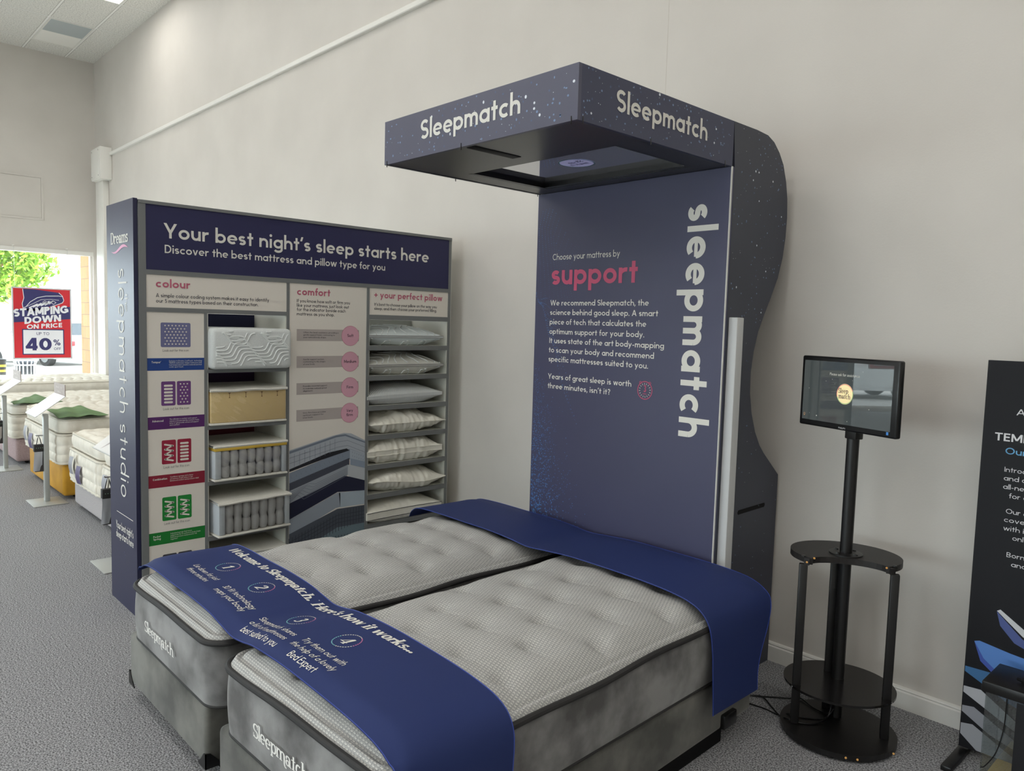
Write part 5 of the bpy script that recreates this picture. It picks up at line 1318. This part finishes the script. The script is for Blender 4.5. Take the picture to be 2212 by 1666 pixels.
for u, v in ((-.176, -.03), (.176, -.03), (0, -.31)): bt.tube([K(u, v, .764), K(u, v, .768), K(u, v, .769)], [.009, .008, .003], 10)
obj('shelf_bolt', bt, M_blackp, tb)
M_brass = mat('brass_screw', (170, 128, 72), .35, .5, .8)
for u, v, z in ((-.165, .0135, .752), (-.135, -.015, .7645), (.14, .006, .7645), (-.13, .13, .024), (.012, .184, .024), (.055, .182, .024), (.20, .08, .024)):
    obj('brass_screw', MB().tube([K(u, v-.001, z-.001), K(u, v+.0015, z+.0006)], .0045, 8), M_brass, KS)
cm = MB()
for u in (-.176, .176): cm.rbox((u-.02, -.004, .2), (u+.02, .012, .206), .002, 2, lambda x, y, z: K(x, y, z))
obj('shelf_clip', cm, M_steel, KS)
# monitor
MA, MBp = (1.10, -.363), (1.577, -.52)
mu = Vector((MBp[0]-MA[0], MBp[1]-MA[1], 0)).normalized(); mn = Vector((mu.y, -mu.x, 0))
MF = lambda u, v, t=0: tuple(Vector((MA[0], MA[1], 0))+mu*u+mn*t+Vector((0, 0, v)))
MO = thing('monitor', 'black monitor showing a round cream logo on the stand pole by the wall', 'monitor', MF(.25, 1.304))
mh = obj('monitor_body', MB().rbox((0, -.03, 1.304), (.502, 0, 1.614), .008, 3, lambda x, y, z: MF(x, z, y)), M_blackp, MO)
obj('rear_housing', MB().rbox((.10, -.06, 1.33), (.40, -.028, 1.56), .012, 3, lambda x, y, z: MF(x, z, y)), M_blackp, MO)
obj('pole_bracket', MB().rbox((.235, -.07, 1.27), (.292, -.024, 1.34), .004, 2, lambda x, y, z: MF(x, z, y)), M_blackm, MO)
M_disp = mat('lit_dark_screen', (56, 61, 61), .015, 1.0, 0, .75)
ds = obj('screen', rect(MB(), MF, .017, 1.330, .474, 1.594, .0006), M_disp, MO)
M_sl = mat('screen_text_light', (200, 200, 190), .3, .4, 0, .35)
tl = MB(); text_mb(tl, 'Please ask for assistance', lambda u, v, t=0: MF(u, v, .0012+t), .0115, .160, 1.535, .155, w=.07, res=12); obj('screen_lettering', tl, M_sl, ds)
dl = MB().ell((.245, 1.460), .0425, .0435, lambda u, v, t: MF(u, v, .0012), 40); dlo = obj('logo_disc', dl, mat('screen_cream', (240, 218, 165), .3, .4, 0, .45), ds)
rg = MB().ring((.245, 1.460), .041, .003, lambda u, v, t: MF(u, v, .0016), 40, 20, 200); obj('logo_ring', rg, mat('screen_ring_rose', (220, 150, 130), .3, .4, 0, .35), dlo)
rg = MB().ring((.245, 1.460), .041, .003, lambda u, v, t: MF(u, v, .0016), 40, 200, 380); obj('logo_ring', rg, mat('screen_ring_green', (150, 190, 130), .3, .4, 0, .35), dlo)
tl = MB(); ML = lambda u, v, t=0: MF(u, v, .0016+t)
text_mb(tl, 'Sleep', ML, .021, .211, 1.463, .050, w=.12, serif=True, res=14); text_mb(tl, 'match\u00ae', ML, .021, .214, 1.440, .064, w=.12, serif=True, res=14); obj('logo_lettering', tl, mat('screen_ink', (44, 44, 60), .4), dlo)
sp = MB()
for u, v, r in ((.05, 1.47, .0013), (.142, 1.508, .0012), (.175, 1.518, .0014), (.28, 1.52, .0012), (.10, 1.352, .0026), (.06, 1.36, .001), (.265, 1.346, .0015), (.37, 1.408, .0016), (.33, 1.56, .0008), (.19, 1.50, .0008)): sp.ell((u, v), r, r, ML, 8)
obj('screen_sparkles', sp, M_sl, ds)
ic = MB(); ic.ring((.031, 1.354), .0045, .0016, ML, 14); ic.poly([ML(.029, 1.346), ML(.033, 1.346), ML(.033, 1.349), ML(.029, 1.349)]); obj('screen_icon', ic, mat('icon_tan', (170, 130, 90), .4, .4, 0, .3), ds)
ic = MB(); rect(ic, ML, .458, 1.3165, .468, 1.3285); obj('corner_sticker', ic, mat('blue_sticker', (70, 140, 220), .4), MO)
tl = MB(); text_mb(tl, 'PHILIPS', lambda u, v, t=0: MF(u, v, .0008+t), .007, .222, 1.311, .036, w=.13, res=10); obj('maker_lettering', tl, mat('maker_grey', (190, 190, 190), .4), MO)

# cables on the carpet
def cable(pts, label, r=.0035):
    o = obj('cable', MB().tube(spline(pts, 10), r, 7), M_blackp, None, sharp=0); tag(o, label, 'cable')
cable([(.90, -.46, .005), (.97, -.455, .005), (1.024, -.42, .005), (1.077, -.372, .005), (1.13, -.345, .012), (1.185, -.362, .04), (1.266, -.402, .039), (1.335, -.415, .045), (1.362, -.44, .10), (1.372, -.446, .19)], 'uppermost black cable running from the bed head to behind the stand pole')
cable([(.90, -.48, .005), (.97, -.462, .005), (1.03, -.428, .009), (1.101, -.473, .005), (1.155, -.515, .006), (1.196, -.555, .022), (1.228, -.585, .039), (1.285, -.571, .038), (1.331, -.526, .038), (1.352, -.46, .05), (1.358, -.43, .11)], 'black cable curling over the left front of the stand base')
cable([(.92, -.54, .004), (1.02, -.525, .004), (1.093, -.514, .004), (1.15, -.520, .004), (1.185, -.530, .016), (1.215, -.535, .0375), (1.27, -.515, .0375), (1.34, -.46, .042), (1.37, -.44, .09)], 'thin lowest black cable lying on the carpet left of the stand base', .003)

# ================================================================== BANNER AND ACRYLIC SAMPLE BOX
BY = -.215
BN = thing('display_banner', 'tall black display banner cut off by the right edge of the photo', 'banner', (2.18, BY, 0))
bo = obj('banner_board', MB().box((1.795, BY, .03), (2.56, BY+.022, 1.627)), mat('banner_black', (24, 24, 28), .55, .25), BN)
obj('banner_foot', MB().rbox((1.79, BY-.20, .0), (1.83, BY+.15, .022), .004, 2), M_blackp, BN); obj('banner_foot', MB().rbox((2.50, BY-.20, .0), (2.54, BY+.15, .022), .004, 2), M_blackp, BN)
FB = facing_y(BY-.001); mb = MB()
M_bt = mat('banner_lettering', (214, 214, 216), .5)
text_mb(mb, 'A new era of sleep', FB, .024, 1.905, 1.418, .44, w=.09, track=.16)
text_mb(mb, 'TEMPUR mattresses', FB, .031, 1.838, 1.312, .46, w=.12)
for k, (s_, x) in enumerate((('Introducing our new adaptive', 1.880), ('and cooling collection with', 1.880), ('all-new materials designed', 1.880), ('for our best sleep yet.', 1.902))): text_mb(mb, s_, FB, .019, x, 1.192-.034*k, (.385, .36, .36, .30)[k], w=.08)
for k, (s_, x) in enumerate((('Our exclusive, removable', 1.896), ('cover has a soft touch', 1.892), ('with its cool comfort and', 1.892), ('only needs a wash.', 1.925))): text_mb(mb, s_, FB, .019, x, 1.028-.034*k, (.335, .33, .34, .25)[k], w=.08)
for k, (s_, x) in enumerate((('Born from research', 1.910), ('and made to last.', 1.928))): text_mb(mb, s_, FB, .019, x, .856-.035*k, (.26, .24)[k], w=.08)
obj('lettering', mb, M_bt, bo)
mb = MB(); text_mb(mb, 'Our coolest layers', FB, .026, 1.878, 1.262, .36, w=.10); text_mb(mb, 'so advanced', FB, .032, 1.955, 1.485, .42, w=.10); obj('blue_lettering', mb, mat('banner_blue_lettering', (96, 160, 204), .5), bo)
def bart(pts, c, off): obj('layer_print', MB().poly([facing_y(BY-off)(u, v) for u, v in pts]), mat('layer_%d_%d_%d' % c, c, .5), bo)
bart([(1.893, .632), (1.905, .640), (2.0, .575), (2.15, .515), (2.3, .49), (2.3, .45), (2.12, .485), (1.985, .555), (1.925, .605)], (196, 198, 202), .0012)
bart([(1.893, .630), (1.925, .600), (1.985, .545), (2.1, .485), (2.1, .47), (1.96, .52), (1.908, .575)], (70, 84, 140), .0010)
bart([(1.823, .485), (1.842, .492), (1.95, .475), (2.1, .46), (2.4, .46), (2.4, .31), (2.05, .35), (1.93, .37), (1.86, .425)], (84, 130, 200), .0014)
bart([(1.823, .485), (1.86, .425), (1.93, .37), (2.4, .34), (2.4, .30), (1.92, .355), (1.85, .41)], (60, 84, 168), .0016)
bart([(1.798, .372), (1.90, .375), (2.1, .33), (2.1, .23), (1.95, .275), (1.85, .325), (1.798, .35)], (58, 108, 156), .0012)
bart([(1.798, .288), (1.86, .292), (2.0, .20), (2.2, .15), (2.2, .07), (1.95, .185), (1.798, .262)], (186, 188, 194), .0012)
bart([(1.798, .205), (1.84, .212), (1.98, .135), (2.2, .06), (2.2, .03), (1.90, .12), (1.798, .18)], (150, 152, 160), .0013)
bart([(1.798, .130), (1.84, .138), (1.96, .075), (2.05, .035), (1.86, .035), (1.798, .085)], (160, 162, 168), .0012)
AX0, AY0, AX1, AY1 = 1.945, -.50, 2.25, -.30
AB = thing('sample_box', 'clear acrylic sample box with black lid and yellow foam in front of the banner', 'sample box', ((AX0+AX1)/2, (AY0+AY1)/2, 0))
obj('box_lid', MB().rbox((AX0-.012, AY0-.012, .412), (AX1+.012, AY1+.012, .452), .004, 2), M_blackm, AB)
wl = MB()
for a, b in (((AX0, AY0), (AX1, AY0+.005)), ((AX0, AY1-.005), (AX1, AY1)), ((AX0, AY0+.005), (AX0+.005, AY1-.005)), ((AX1-.005, AY0+.005), (AX1, AY1-.005))): wl.box((a[0], a[1], .02), (b[0], b[1], .412))
obj('clear_walls', wl, M_acrylic, AB)
obj('box_base', MB().rbox((AX0-.012, AY0-.012, 0), (AX1+.012, AY1+.012, .02), .004, 2), M_blackm, AB)
obj('yellow_foam', MB().rbox((AX0+.01, AY0+.01, .021), (AX1-.01, AY1-.01, .085), .006, 2), mat('yellow_foam', (226, 192, 118), .8), AB)
obj('info_print', MB().box((AX0+.10, AY0-.001, .02), (AX1, AY0-.0002, .405)), mat('box_black_print', (18, 18, 22), .4), AB)
obj('box_cord', MB().tube(spline([(AX0+.07, AY0-.006, .41), (AX0+.068, AY0-.008, .30), (AX0+.05, AY0-.008, .20), (AX0+.02, AY0-.007, .135), (AX0+.004, AY0-.006, .12)], 8), .002, 6), M_blackp, AB)
kn = MB(); c0 = (AX0+.10, AY0+.07, .455); kn.tube([c0, (c0[0], c0[1], .47), (c0[0]+.02, c0[1], .478), (c0[0]+.035, c0[1]-.01, .474)], .008, 8); kn.tube([(c0[0]-.02, c0[1]+.01, .462), (c0[0]+.02, c0[1]-.015, .468)], .006, 8); obj('lid_tassel', kn, M_blackp, AB)
